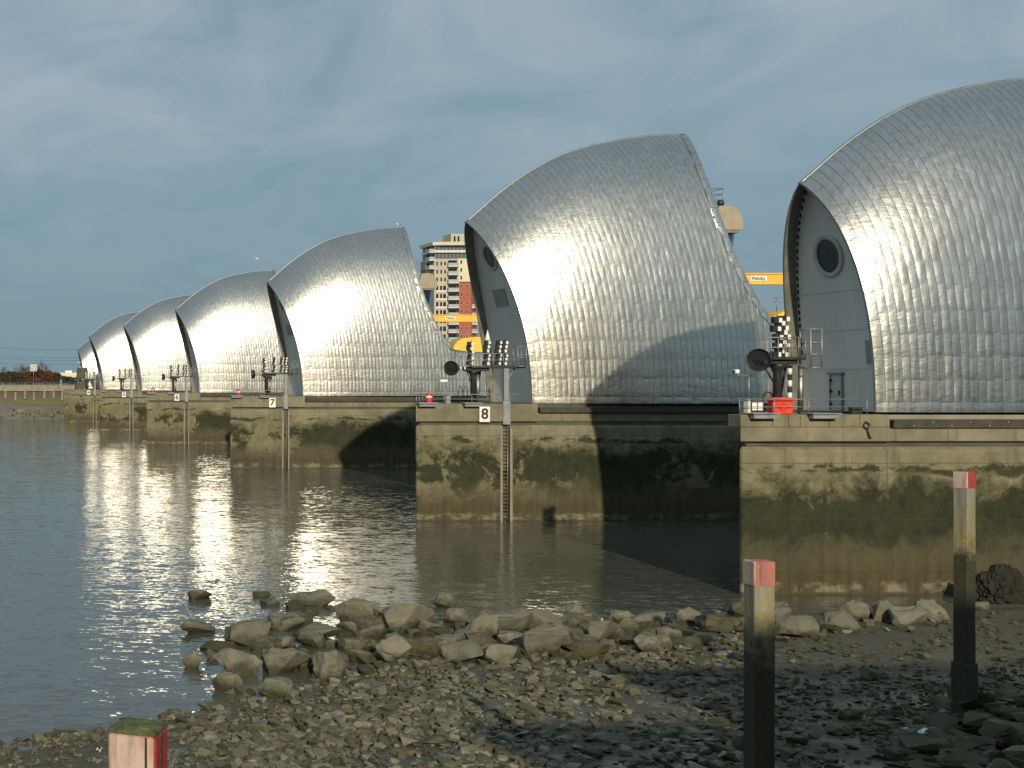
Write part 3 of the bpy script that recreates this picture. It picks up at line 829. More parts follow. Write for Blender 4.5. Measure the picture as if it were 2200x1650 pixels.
def gantry(loc, label, cols, disc_u, u0, u1, mast_u, post_u=None, cone_u=None, cage=None, stripe_u=None, pipe_u=None, zf=10.0, brace=True):
    g = thing('signal_gantry', label, 'signal lights', loc, 0, 'navigation light gantries')
    MB().bbox(u0, u1, 0.35, 2.1, 13.05, 13.22, 0.03).bbox(u0-0.3, u0+1.6, 0.6, 1.6, 12.8, 13.04, 0.03).build('platform', M['dark_metal'], g)
    mb = MB(); mb.lathe((mast_u, 1.1, zf), [(0.24, 0), (0.22, 2.3), (0.32, 2.6), (0.55, 2.8)], 12); mb.build('mast', M['dark_metal'], g)
    if post_u is not None:
        mb = MB(); mb.bbox(post_u-0.22, post_u+0.22, -0.02, 0.42, 10.26, 13.04, 0.03); mb.tube([(post_u+0.1, 0.2, 12.0), (post_u+1.1, 1.0, 13.0)], 0.07, 6); mb.build('post', M['grey_paint'], g)
    # round lamp on an arm
    mb = MB(); mb.tube([(disc_u+0.2, 0.9, 13.05), (u0, 0.9, 13.05)], 0.13, 8)
    arm = mb.build('arm', M['black'], g)
    for k in range(3):
        a = disc_u + 0.35 + (u0-disc_u-0.5)*k/3
        mb = MB(); mb.lathe((a, 0.9, 13.05), [(0.15, 0), (0.15, 0.14)], 10, 0, 'X'); mb.build('white_band', M['white'], arm)
    ax = Vector((-0.75, -0.66, 0)).normalized(); sd = Vector((-ax.y, ax.x, 0)); up = Vector((0,0,1)); c = Vector((disc_u, 0.9, 13.05))
    fr = (c, sd, up, ax)
    mb = MB(); fring(mb, fr, [(0.34, -0.32), (0.60, -0.14), (0.64, 0.14), (0.61, 0.16), (0.57, 0.02)], 28, 0)
    fring(mb, fr, [(0.57, 0.02), (0.02, -0.02)], 28, 0)
    dl = mb.build('round_lamp', M['black'], g)
    mb = MB(); fring(mb, fr, [(0.34, 0.02), (0.01, 0.05)], 24, 0); mb.build('lens', M['glass'], dl)
    # columns of hooded lamps: white box, black hood open to the river on the left
    lb = MB().bbox(-0.02, 0.19, -0.13, 0.13, -0.13, 0.13, 0.02).mesh('lamp', M['white'])
    hb = MB().bbox(-0.30, -0.025, -0.17, 0.17, -0.16, 0.19, 0.02).mesh('lamp_hood', M['black'])
    for (u, v, z0, n, dz) in cols:
        mb = MB(); mb.tube([(u+0.10, v+0.2, 13.2), (u+0.10, v+0.2, z0 + (n-1)*dz + 0.3)], 0.045, 5); mb.build('lamp_pole', M['dark_metal'], g)
        for k in range(n):
            jx = 0.06*((k*7) % 3 - 1)
            l = link('lamp', lb, g, (u + jx, v, z0 + k*dz)); link('lamp_hood', hb, l)
    if cone_u is not None:
        mb = MB(); mb.lathe((cone_u, 0.9, 15.05), [(0.08, -1.8), (0.09, 0.0), (0.13, 0.01), (0.13, 0.35), (0.22, 0.40), (0.20, 0.55), (0.05, 1.15), (0.015, 1.3)], 12)
        mb.build('beacon', M['white'], g)
    rl = MB()
    for z in (13.75, 14.3): rl.tube([(u0-0.5, 0.45, z), (u1, 0.45, z), (u1, 2.0, z)], 0.03, 5)
    k = u0
    while k <= u1 + 0.01: rl.tube([(k, 0.45, 13.2), (k, 0.45, 14.3)], 0.028, 5); k += (u1-u0)/5
    rl.build('railing', M['galv'], g)
    if cage:
        a, b, z0, z1 = cage; mb = MB()
        for u in (a, b):
            for v in (0.1, 1.0): mb.tube([(u, v, z0), (u, v, z1)], 0.045, 5)
        for z in (z0, z0+0.75, z1-0.75, z1): mb.tube([(a, 1.0, z), (a, 0.1, z), (b, 0.1, z), (b, 1.0, z)], 0.04, 5)
        mb.build('access_cage', M['galv'], g)
    if stripe_u is not None:
        mb = MB(); mb.lathe((stripe_u, 0.75, zf), [(0.11, 0), (0.11, 2.7)], 10); sp = mb.build('striped_pole', M['black'], g)
        for q in range(4): mb = MB(); mb.lathe((stripe_u, 0.75, zf+0.2+q*0.68), [(0.117, 0), (0.117, 0.34)], 10); mb.build('white_band', M['white'], sp)
    if pipe_u is not None:
        for q, rr_ in pipe_u: mb = MB(); mb.lathe((q, 1.5, zf), [(rr_, 0), (rr_, 2.75)], 14); mb.build('duct', M['steel_trim'], g)
    mb = MB(); mb.tube([(mast_u-0.1, 1.1, 11.6), (u0-0.25, 0.9, 12.9)], 0.05, 5); mb.tube([(mast_u+0.3, 1.6, zf), (mast_u+0.9, 1.7, 13.0)], 0.07, 6)
    mb.build('brace', M['dark_metal'], g)
    return g
cols8 = [(5.0,0.7,13.45,5,0.42),(5.35,1.6,13.5,4,0.45),(6.45,0.8,13.45,6,0.36),(7.5,0.9,13.45,6,0.36),(7.95,0.8,13.45,6,0.36)]
g8 = gantry((MX, MY, 0), 'light gantry on pier eight with round black lamp and white beacon cone', cols8, 3.4, 4.95, 9.5, 5.35, 7.75, 6.5, (8.75, 9.45, 13.2, 14.9), None, [(5.9, 0.14)])
# simpler copies for the piers beyond
def side_lamp(root):
    # on the farther piers the round lamp is turned edge-on to the viewpoint
    for ch in kids(root):
        if ch.name.startswith('round_lamp'):
            piv = Vector((3.4, 0.9, 13.05)); m = Matrix.Translation(piv) @ Matrix.Rotation(R(-62), 4, 'Z') @ Matrix.Translation(-piv)
            ch.matrix_local = m
GL = {7: 'light gantry with lamp columns standing on pier seven', 6: 'light gantry with lamp columns standing on pier six', 5: 'small far light gantry standing on pier five', 4: 'tiny far light gantry standing on pier four'}
for n in (7, 6, 5, 4):
    c = copy_tree(g8); c.location = main_piers[n].location; c['label'] = GL[n]; side_lamp(c)
c3 = copy_tree(g8); side_lamp(c3); c3.location = (43.6, 449, 0); c3['label'] = 'farthest light gantry beside the leftmost hood'
cols9 = [(u9(1688),0.7,13.35,5,0.48),(u9(1702),0.9,13.55,4,0.52),(u9(1712),1.0,13.35,5,0.50)]
gantry((NX_, NY_, 0), 'light gantry on nearest pier with black and white lamp boxes and steel ducts', cols9, u9(1653), u9(1668), u9(1742), u9(1697), None, None, (u9(1744), u9(1768), 12.6, 14.75), u9(1715), [(u9(1757), 0.15), (u9(1735), 0.10), (u9(1705), 0.17)])

def canister(n, label):
    r = main_piers[n] if n != 3 else pier3
    o = thing('lifebuoy_canister', label, 'canister', r.location + Vector((1.35, 0.6, 10.01)), 0, 'red canisters on the pier ends')
    MB().lathe((0,0,0), [(0.26, 0), (0.28, 0.05), (0.28, 0.82), (0.22, 0.93), (0.05, 0.96)], 16).build('drum', M['red'], o)
    MB().lathe((0,0,0), [(0.285, 0.52), (0.285, 0.66)], 16).build('white_band', M['white'], o)
for n, w in ((8, 'red canister at the left end of pier eight'), (7, 'red canister at the left end of pier seven'), (6, 'red canister at the left end of pier six'), (5, 'red canister at the left end of pier five'), (4, 'red canister at the left end of pier four')):
    canister(n, w)

def railing(loc, pts, label, z0=10.0, z1=10.82):
    o = thing('deck_railing', label, 'railing', loc, 0, 'pier end railings')
    mb = MB(); mb.tube([(u, v, z1) for u, v in pts], 0.03, 5); mb.build('handrail', M['galv'], o)
    mb = MB(); mb.tube([(u, v, (z0+z1)/2) for u, v in pts], 0.02, 5); mb.build('midrail', M['galv'], o)
    st = MB().tube([(0, 0, 0), (0, 0, z1-z0)], 0.026, 5).mesh('stanchion', M['galv'])
    for (a, b), (c, d) in zip(pts, pts[1:]):
        L = math.hypot(c-a, d-b); k = max(1, int(L/1.9))
        for q in range(k): link('stanchion', st, o, (a+(c-a)*q/k, b+(d-b)*q/k, z0))
    link('stanchion', st, o, (pts[-1][0], pts[-1][1], z0))
for n, w in ((8, 'thin galvanised railing along the deck edge of pier eight'), (7, 'thin galvanised railing along the deck edge of pier seven'), (6, 'thin railing along the deck edge of pier six')):
    railing(main_piers[n].location, [(2.4, 5.0), (0.2, 0.35), (7.3, 0.35), (8.2, 0.45), (10.2, 0.35)], w)
railing(pier9.location, [(2.6, 4), (0.15, 0.3), (u9(1745), 0.3), (u9(1872), 0.35)], 'thin galvanised railing along the deck edge of nearest pier', 10.0, 10.85)

def cctv(loc, label, arm=True):
    o = thing('security_camera', label, 'camera', loc, 0, 'pier deck cameras')
    if arm:
        mb = MB(); mb.tube([(0,0,0),(0,0,1.15)], 0.04, 6); mb.tube([(0,0,1.15),(-0.1,0,1.22),(-0.55,0,1.26),(-0.68,0,1.32)], 0.035, 6); mb.build('bracket', M['galv'], o)
        MB().bbox(-0.82,-0.58,-0.15,0.15,1.33,1.56,0.04).build('camera_body', M['white'], o)
        MB().lathe((-0.83,0,1.44), [(0.07,0),(0.08,-0.06)], 10, 0, 'X').build('lens', M['black'], o)
    else:
        MB().tube([(0,0,0),(0,0,1.75)], 0.035, 6).build('bracket', M['galv'], o)
        mb = MB(); mb.lathe((-0.5,0,1.95), [(0.13,0),(0.15,0.1),(0.15,0.62),(0.10,0.68)], 10, 0, 'X'); mb.build('camera_body', M['white'], o)
cctv((MX+2.75, MY+0.5, 10.0), 'white cylinder camera on a thin pole on pier eight', False)
cctv((NX_+u9(1616), NY_+0.3, 10.95), 'small white camera on cranked arm on the nearest pier', True)
# hooped ladder tops beside the canister of pier eight
for k, (u, nm) in enumerate(((4.05, 'left steel hoop handrail above ladder hatch on pier eight'), (4.5, 'right steel hoop handrail above ladder hatch on pier eight'))):
    mb = MB(); mb.tube([(u-0.16, 0.6, 10.0), (u-0.16, 0.6, 11.25), (u-0.10, 0.6, 11.42), (u, 0.6, 11.5), (u+0.10, 0.6, 11.42), (u+0.16, 0.6, 11.25), (u+0.16, 0.6, 10.0)], 0.035, 6)
    tag(mb.build('hoop_rail', M['dark_metal'], None, (MX, MY, 0)), nm, 'handrail', 'hoop rails')
mb = MB(); mb.tube([(0,0,0),(0,0,0.9),(0.06,0,1.1),(0.22,0,1.25),(0.42,0,1.2),(0.55,0,1.0),(0.58,0,0.6)], 0.05, 6)
tag(mb.build('hoop_rail', M['dark_metal'], None, (NX_+u9(1668), NY_+1.2, 10.0)), 'dark curved handrail behind the red box on nearest pier', 'handrail', 'hoop rails')
tag(MB().bbox(-0.22,0.22,-0.15,0.15,0,0.72,0.02).build('control_cabinet', M['grey_paint'], None, (MX+3.0, MY+0.75, 10.0)), 'small grey cabinet on deck of pier eight', 'cabinet')
# orange-red box with moulded lid and ring mark on the nearest pier
o = thing('rescue_box', 'bright orange red plastic box on the nearest pier deck', 'box', (NX_+u9(1694), NY_+0.75, 10.0))
MB().bbox(-0.56,0.56,-0.3,0.3,0,0.74,0.05).build('bin', M['orange_red'], o)
mb = MB(); mb.loft([[(-0.6,-0.34,0.745),(0.6,-0.34,0.745),(0.6,0.34,0.745),(-0.6,0.34,0.745)],[(-0.6,-0.34,0.83),(0.6,-0.34,0.83),(0.6,0.34,0.83),(-0.6,0.34,0.83)],[(-0.5,-0.22,0.95),(0.5,-0.22,0.95),(0.5,0.22,0.95),(-0.5,0.22,0.95)]])
mb.build('lid', M['orange_red'], o)
fr = (Vector((0.02,-0.305,0.40)), Vector((1,0,0)), Vector((0,0,1)), Vector((0,-1,0)))
mb = MB(); fring(mb, fr, [(0.17,0.0),(0.19,0.02),(0.15,0.02),(0.15,0.0)], 20); fbox(mb, fr, -0.34, -0.19, -0.02, 0.02, 0, 0.02); fbox(mb, fr, 0.19, 0.34, -0.02, 0.02, 0, 0.02); mb.build('ring_mark', M['red'], o)
# white and blue cabinets at the corner of the nearest pier
o = thing('deck_cabinet', 'pale blue and cream cabinet at the corner of nearest pier', 'cabinet', (NX_+u9(1617), NY_+0.75, 10.0))
MB().bbox(-0.16,0.06,-0.2,0.2,0,0.78,0.02).build('blue_case', M['grey_paint'], o); MB().bbox(0.07,0.24,-0.2,0.2,0,0.88,0.02).build('cream_case', M['cream'], o)
o = thing('notice_pair', 'pair of white notice boards on pipe frame on nearest pier', 'notice board', (NX_+u9(1640), NY_+0.55, 10.0))
for a in (-0.30, 0.02): MB().bbox(a,a+0.27,-0.03,0.01,0.22,0.66,0.01).build('board', M['white'], o)
MB().tube([(-0.36,0.03,0),(-0.36,0.03,0.7),(0.34,0.03,0.7),(0.34,0.03,0)], 0.03, 6).build('frame', M['galv'], o)
tag(MB().bbox(-0.28,0.28,-0.2,0.2,0,0.42,0.02).build('vent_box', M['dark_metal'], None, (NX_+u9(1864), NY_+1.0, 10.0)), 'black vent box by the hood foot of nearest pier', 'vent box')
# mooring shackle
o = thing('mooring_shackle', 'rusty shackle and hanging link on nearest pier wall', 'shackle', (NX_+u9(1860), NY_-0.02, 9.35))
mb = MB(); mb.tube([(0.16*math.cos(a), -0.05, 0.16*math.sin(a)+0.05) for a in [k*math.pi/8 for k in range(16)]], 0.045, 6); mb.build('ring', M['dark_metal'], o)
mb = MB(); mb.tube([(0.02,-0.07,-0.1),(0.08,-0.08,-0.35),(0.16,-0.06,-0.62),(0.24,-0.06,-0.66)], 0.05, 6); mb.build('link', M['dark_metal'], o)
mb = MB(); mb.lathe((0,0.02,0.22), [(0.08,0),(0.08,-0.08),(0.05,-0.1)], 8, 0, 'Y'); mb.build('eye_bolt', M['dark_metal'], o)

# yellow crane beams with maker's plate, yellow rocker housings
def crane(n, label):
    r = main_piers[n]
    o = thing('crane_beam', label, 'crane beam', r.location + Vector((0, 6.0, 0)), 0, 'yellow overhead crane beams')
    MB().box(26.5, 44, -0.25, 0.25, 20.72, 21.52).build('web', M['yellow'], o)
    MB().box(26.5, 44, -0.36, 0.36, 21.522, 21.62).box(26.5, 44, -0.36, 0.36, 20.6, 20.718).build('flange', M['yellow'], o)
    pl = MB().box(32.0, 33.45, -0.29, -0.252, 20.92, 21.36).build('name_plate', M['white'], o)
    link('lettering', text_mesh('lettering', 'Pelloby', 0.40, M['black'], 0.003, 0.008), pl, (32.72, -0.294, 21.13))
crane(8, 'yellow crane beam against the sky between pier eight and nearest hood')
crane(7, 'yellow crane beam crossing in front of the brick tower')
def rocker(n, label):
    r = main_piers[n]
    o = thing('rocker_housing', label, 'machinery', r.location + Vector((34.9, 5.0, 0)), 0, 'yellow rocker housings')
    poly = [(-2.6,16.2),(4,16.2),(4,18.0),(2.6,18.3),(0.4,18.35),(-1.2,18.15),(-2.1,17.7),(-2.6,17.0)]
    MB().loft([[(u, -1.6, z) for u, z in poly], [(u, 2.2, z) for u, z in poly]]).build('casing', M['yellow2'], o)
    mb = MB()
    for z in (18.9, 19.3): mb.tube([(-2.2,-1.4,z),(3.5,-1.4,z)], 0.035, 5)
    for u in (-1.9, -0.6, 1.2, 3.0): mb.tube([(u,-1.4,18.0),(u,-1.4,19.32)], 0.035, 5)
    mb.build('railing', M['galv'], o)
rocker(8, 'yellow machinery casing with railing behind foot of pier eight hood'); rocker(7, 'yellow machinery casing in front of the brick tower, behind pier seven')

# ------------------------------------------------------------------ timber piles in the foreground
def pile(px, d, ztop, zband, a, rz, zbase, label, sleeve=None, cap=False):
    x = (px-PX0)/F*d
    o = thing('timber_pile', label, 'post', (x, d, 0), rz, 'red topped marker piles')
    h = a/2; c = 0.02
    def ring(s, z): return [(-s+c,-s,z),(s-c,-s,z),(s,-s+c,z),(s,s-c,z),(s-c,s,z),(-s+c,s,z),(-s,s-c,z),(-s,-s+c,z)]
    rings = [ring(h, zbase + (zband-zbase)*k/8) for k in range(9)]
    rr = random.Random(int(px)); rings = [[(p[0]+rr.gauss(0,.003), p[1]+rr.gauss(0,.003), p[2]) for p in r] for r in rings]
    MB().loft(rings).build('shaft', M['pile'], o)
    MB().loft([ring(h+0.008, zband+0.001), ring(h+0.008, ztop-0.02), ring(h-0.012, ztop)]).build('painted_top', M['redpaint'], o)
    if cap:
        mb = MB(); n = 7; rr = random.Random(2)
        rings = [[p for p in ring(h+0.012, ztop+0.002)], [(p[0], p[1], ztop+0.035) for p in ring(h+0.01, 0)], [(p[0], p[1], ztop+0.055+rr.uniform(-.008,.008)) for p in ring(h-0.05, 0)], [(p[0], p[1], ztop+0.06+rr.uniform(-.01,.01)) for p in ring(h-0.12, 0)]]
        mb.loft(rings).build('mossy_cap', M['moss'], o)
        mb = MB(); mb.box(h-0.09, h-0.07, -h-0.012, -h-0.0085, zband+0.3, ztop-0.01); mb.box(h+0.0085, h+0.012, -0.03, 0.0, zband+0.1, ztop-0.02); mb.build('crack', M['dark_metal'], o)
    if sleeve:
        MB().loft([ring(h+0.045, zbase), ring(h+0.045, sleeve), ring(h+0.02, sleeve+0.02)]).build('sleeve', M['pile'], o)
pile(297, 12.0, 8.63, 7.4, 0.415, R(-24), 5.0, 'nearest square pile with mossy top and peeling red paint', None, True)
pile(1631, 27.4, 8.12, 7.63, 0.41, R(-2), 1.2, 'tall slim pile with pink red top in front of nearest pier corner')
pile(2072, 41.6, 9.0, 8.5, 0.41, R(22), 0.5, 'dark pile with dull red top at the right, widened foot', 3.1)

# ------------------------------------------------------------------ boulders and rubble
def hull_rock(seed, n=16, flat=0.75):
    rr = random.Random(seed); bm = bmesh.new()
    for _ in range(n):
        v = Vector((rr.gauss(0,1), rr.gauss(0,1), rr.gauss(0,1))).normalized()
        v = Vector([math.copysign(abs(c)**0.75, c) for c in v])      # blocky
        bm.verts.new(v*rr.uniform(0.85, 1.1))
    r = bmesh.ops.convex_hull(bm, input=bm.verts)
    bmesh.ops.delete(bm, geom=[e for e in r['geom_interior'] if isinstance(e, bmesh.types.BMVert)], context='VERTS')
    lo_ = [min(v.co[i] for v in bm.verts) for i in range(3)]; hi = [max(v.co[i] for v in bm.verts) for i in range(3)]
    for v in bm.verts: v.co = Vector([(v.co[i]-lo_[i])/(hi[i]-lo_[i]) - (0.5 if i < 2 else 0.0) for i in range(3)])
    return bm
def boulder_mesh(seed):
    bm = hull_rock(seed, 12)
    bmesh.ops.dissolve_limit(bm, angle_limit=R(14), verts=bm.verts, edges=bm.edges)
    bmesh.ops.bevel(bm, geom=bm.edges[:], offset=0.03, segments=2, affect='EDGES', profile=0.6)
    bmesh.ops.triangulate(bm, faces=bm.faces)
    for lim in (0.22, 0.14):
        bmesh.ops.subdivide_edges(bm, edges=[e for e in bm.edges if e.calc_length() > lim], cuts=1)
        bmesh.ops.triangulate(bm, faces=bm.faces)
    for v in bm.verts:
        k = noise.noise(v.co*2.6 + Vector((seed, 0, 0)))*0.085 + noise.noise(v.co*7 + Vector((seed, 5, 0)))*0.045 + noise.noise(v.co*17 + Vector((seed, 9, 0)))*0.02
        v.co += v.co.normalized()*k if v.co.length > 0 else Vector()
    return MB().frombm(bm, 0, False)
BL = [ # px, base py, width, height, material, row
 (432,1368,54,19,0,'w'),(565,1352,42,13,0,'w'),(430,1415,74,24,0,'w'),(472,1427,80,20,1,'w'),(546,1414,112,52,0,'w'),(424,1456,52,32,0,'w'),(464,1442,46,24,0,'w'),
 (513,1461,106,54,0,'w'),(493,1492,68,42,0,'w'),(592,1498,82,36,0,'w'),(622,1455,110,56,0,'f'),(722,1463,74,58,0,'f'),(673,1354,106,38,0,'r'),(616,1387,76,36,0,'r'),
 (690,1393,100,30,0,'f'),(775,1367,100,52,0,'r'),(823,1362,34,40,1,'r'),(890,1370,114,62,0,'r'),(759,1408,56,34,0,'f'),(849,1424,72,52,0,'f'),(915,1422,72,46,1,'f'),
 (960,1342,50,32,0,'r'),(985,1358,54,34,0,'r'),(1037,1379,80,52,0,'r'),(1095,1375,138,58,0,'r'),(1000,1424,96,42,0,'f'),(1083,1429,80,42,0,'f'),(1176,1364,82,48,0,'r'),
 (1195,1414,108,62,0,'f'),(1245,1349,46,44,0,'r'),(1320,1346,48,28,0,'r'),(1305,1384,78,48,0,'f'),(1405,1354,96,34,0,'r'),(1493,1346,66,36,0,'r'),(1395,1402,58,36,0,'f'),
 (1270,1417,102,36,1,'f'),(1560,1360,90,36,1,'r'),(1592,1327,36,34,1,'r'),(1672,1340,54,46,0,'p'),(1730,1370,90,44,0,'p'),(1815,1360,82,44,0,'p'),(1848,1335,66,42,0,'p'),
 (1915,1337,68,44,0,'p'),(1958,1344,68,40,0,'p'),(2010,1335,68,44,0,'p'),(1500,1394,96,22,1,'f'),(2110,1312,42,17,0,'p'),(1135,1400,50,26,1,'f'),(790,1430,44,24,1,'f'),(655,1372,60,24,1,'r')]
ROW = {'w': 'in the water at the left end of the boulders', 'r': 'in the rear row of boulders by the water', 'f': 'in the front row of boulders above the rubble', 'p': 'along the foot of the nearest pier'}
ORD = ['first','second','third','fourth','fifth','sixth','seventh','eighth','ninth','tenth','eleventh','twelfth','thirteenth','fourteenth','fifteenth','sixteenth','seventeenth','eighteenth','nineteenth','twentieth']
shapes = [boulder_mesh(100+i) for i in range(14)]
smesh = {(i, m): s.mesh('boulder', M['rock_weed'] if m else M['rock']) for i, s in enumerate(shapes) for m in (0, 1)}
for row in 'wrfp':
    mem = sorted([b for b in BL if b[5] == row], key=lambda b: b[0])
    for k, (px, py, w, hh, mt, _) in enumerate(mem):
        p = hit(px, py) if py > 1300 else wpos(px, py, 72)
        p.z = max(p.z, -0.05); d = p.y; s = mpp(d)
        i = rnd.randrange(14)
        W_ = w*s*1.0; Hh = hh*s*0.98; D_ = max(W_*rnd.uniform(0.6, 0.85), Hh)
        word = ('dark weedy ' if mt else 'large pale ' if w > 95 else 'pale ' if w > 55 else 'small pale ')
        lb = word + 'boulder, %s from left %s' % (ORD[k], ROW[row])
        if px == 1305: lb = 'pale boulder with a pigeon on it in front row'
        o = link('boulder', smesh[(i, mt)], None, (p.x, p.y + D_*0.35, p.z - Hh*0.16), (R(rnd.uniform(-7, 7)), R(rnd.uniform(-9, 9)), R(rnd.choice([0, 180]) + rnd.uniform(-18, 18))), (W_, D_, Hh*1.2))
        tag(o, lb, 'boulder', 'boulders at the water edge')

for k in range(135):
    px = rnd.uniform(560, 1500)
    top = interp([(590,1362),(680,1352),(890,1352),(1100,1352),(1500,1345)], px); bot = interp([(590,1440),(720,1466),(900,1430),(1250,1420),(1500,1385)], px)
    py = rnd.uniform(top, bot); p = hit(px, py); p.z = max(p.z, -0.1); s_ = mpp(p.y)*rnd.uniform(28, 70)
    o = link('boulder', smesh[(rnd.randrange(14), 1 if rnd.random() < 0.35 else 0)], None, (p.x, p.y + s_*0.3, p.z - s_*0.12), (R(rnd.uniform(-14, 14)), R(rnd.uniform(-14, 14)), rnd.uniform(0, 6.28)), (s_, s_*rnd.uniform(0.7, 1), s_*rnd.uniform(0.45, 0.7)))
    tag(o, 'small boulder wedged between the larger boulders of the bank', 'boulder', 'small boulders filling the bank')
# stones: 300 largest one by one, the rest joined
peb = [hull_rock(500+i, 11) for i in range(12)]
pv = []
for b in peb:
    bmesh.ops.triangulate(b, faces=b.faces); b.verts.index_update()
    pv.append(([v.co.copy() for v in b.verts], [[v.index for v in f.verts] for f in b.faces])); b.free()
peb_me = [[MB().add(v, f).mesh('stone', m) for v, f in pv] for m in (M['rubble'], M['dark_rubble'], M['rock_weed'])]
stones = []
def density(px, py):
    # rubble fan below the boulders; thin on the wet mud at the right
    top = interp([(-200,1640),(0,1600),(250,1568),(400,1530),(560,1492),(850,1420),(1000,1416),(1250,1405),(1600,1360),(1800,1350),(2200,1310)], px)
    if py < top - 2: return 0
    a = 0.9 if px < 1600 else 0.55
    n = noise.noise((px*0.006, py*0.012, 1.7)) + 0.5*noise.noise((px*0.018, py*0.036, 4.2))
    a *= 0.72 + 1.15*n
    if px < 420 and py > 1600: a *= 0.35
    if 1450 < px < 1750 and 1560 < py: a *= 0.35
    return max(0.05, a)
tries = 0
while len(stones) < 21500 and tries < 130000:
    tries += 1
    px = rnd.uniform(-160, 2720); py = 1285 + (1760-1285)*rnd.random()**0.8
    if rnd.random() > density(px, py): continue
    p = hit(px, py)
    if p.z < -0.06: continue
    big = noise.noise((px*0.004, py*0.008, 9.0))
    size = 0.09 + 0.40*rnd.random()**(2.9 - 1.3*big)
    if px < 420 and py > 1595: size *= 0.5
    if px > 1650: size *= 0.7
    stones.append((p, size, 0 if px < 1640 + rnd.gauss(0, 90) else 1))  # stones towards the right take the shade-coloured rubble
# dark stone pile at the lower right
for _ in range(300):
    px = rnd.uniform(1930, 2640); py = rnd.uniform(1510, 1720)
    if px < 2080 - (py-1510)*1.0 + rnd.uniform(-60, 20): continue
    p = hit(px, py); stones.append((p, rnd.uniform(0.45, 0.95), 1))
for _ in range(260):
    b = rnd.choice(BL)
    px = b[0] + rnd.uniform(-60, 60); py = b[1] + rnd.uniform(-10, 16)
    if px < 480 or px > 2020: continue
    p = hit(px, py)
    if p.z > -0.35: stones.append((Vector((p.x, p.y, p.z)), rnd.uniform(0.25, 0.6), rnd.choice((0, 0, 2))))
for px, py, w in ((1800,1577,60),(1705,1599,48),(1707,1632,52),(1500,1612,32),(1552,1617,50),(1360,1642,28),(1985,1414,38),(1870,1459,48),(1905,1562,42),(1830,1545,40),(1400,1312+95,30),(960,1560,44),(880,1600,40),(700,1590,44),(560,1575,46),(830,1530,40),(1060,1560,40)):
    p = hit(px, py); stones.append((p, w*mpp(p.y), 2 if px > 1300 else 0))
def inview(p):
    x = PX0 + F*p.x/p.y; y = PY0 + F*(CAMZ-p.z)/p.y
    return 0 < x < 2200 and y < 1655
order = sorted(range(len(stones)), key=lambda i: -(stones[i][1]/stones[i][0].y if inview(stones[i][0]) else 0))
top300 = set(order[:300])
rest = {0: MB(), 1: MB(), 2: MB()}
SLAB = {0: 'angular pale or brown stone lying among the foreshore rubble', 1: 'stone coloured dark for the shade in the rubble at the right', 2: 'dark weedy stone half sunk in the wet mud'}
SGRP = {0: 'rubble stones on the foreshore', 1: 'dark stones at the right', 2: 'weedy stones in the mud'}
for i, (p, s, mt) in enumerate(stones):
    k = rnd.randrange(12)
    sc = Vector((s*rnd.uniform(0.8, 1.3), s*rnd.uniform(0.7, 1.1), s*rnd.uniform(0.40, 0.75)))
    rot = (R(rnd.uniform(-16, 16)), R(rnd.uniform(-16, 16)), R(rnd.uniform(0, 360)))
    loc = Vector((p.x, p.y, p.z - sc.z*0.22))
    if mt == 1 and s > 0.44: loc.z += rnd.uniform(0, 0.35)
    if i in top300:
        tag(link('stone', peb_me[mt][k], None, loc, rot, sc), SLAB[mt], 'stone', SGRP[mt])
    else:
        mtx = Matrix.LocRotScale(loc, __import__('mathutils').Euler(rot), sc)
        rest[mt].add([mtx @ v for v in pv[k][0]], pv[k][1])
for mt, nm, lb in ((0, 'rubble', 'loose small rubble strewn over the foreshore'), (1, 'rubble', 'small rubble coloured dark for the shaded foreshore at right')):
    o = rest[mt].build(nm, M['rubble'] if mt == 0 else M['dark_rubble']); kind(o, 'stuff'); tag(o, lb, 'rubble')

# weed-hung lump beside the nearest pier
def weedy_lump(px, py, w, hh, d):
    bm = bmesh.new(); bmesh.ops.create_icosphere(bm, subdivisions=5, radius=1)
    for v in bm.verts:
        n = v.co.normalized()
        k = 1 + 0.18*noise.noise(n*1.6) + 0.14*noise.noise(n*4) + 0.16*noise.noise(n*11 + Vector((0,0,3))) + 0.10*noise.noise(n*27)
        v.co = Vector((n.x*w/2*k, n.y*w/2.4*k, max(-0.3, n.z)*hh*k*0.9))
    p = wpos(px, py, d)
    o = MB().frombm(bm, 0, False).build('weedy_rock', M['weed'], None, (p.x, p.y+w/3, p.z))
    tag(o, 'black seaweed covered rock beside the nearest pier at right edge', 'rock')
weedy_lump(2175, 1286, 2.7, 1.75, 71.5)

# litter
def litter(px, py, w, label, th=0.05):
    p = hit(px, py); s = w*mpp(p.y); rr = random.Random(int(px)); mb = MB(); n = 7
    v = [(-s/2 + s*i/n, (j-0.5)*s*0.45 + rr.uniform(-.04,.04), 0.10 + th*math.sin(i*1.1) + rr.uniform(-.02,.02)) for j in (0, 1) for i in range(n+1)]
    v += [(a, b, c-0.025) for a, b, c in v]; m = n+1
    fs = [(i, i+1, m+i+1, m+i) for i in range(n)] + [(2*m+i, 3*m+i, 3*m+i+1, 2*m+i+1) for i in range(n)]
    fs += [(i+1, i, 2*m+i, 2*m+i+1) for i in range(n)] + [(m+i, m+i+1, 3*m+i+1, 3*m+i) for i in range(n)] + [(0, m, 3*m, 2*m), (n, 2*m+n, 3*m+n, m+n)]
    tag(mb.add(v, fs, 0, True).build('litter', M['white'], None, p, ), label, 'litter')
litter(1968, 1577, 54, 'white plank shaped litter on the dark rubble at right')
litter(213, 1616, 12, 'white scrap lying left of the nearest pile')

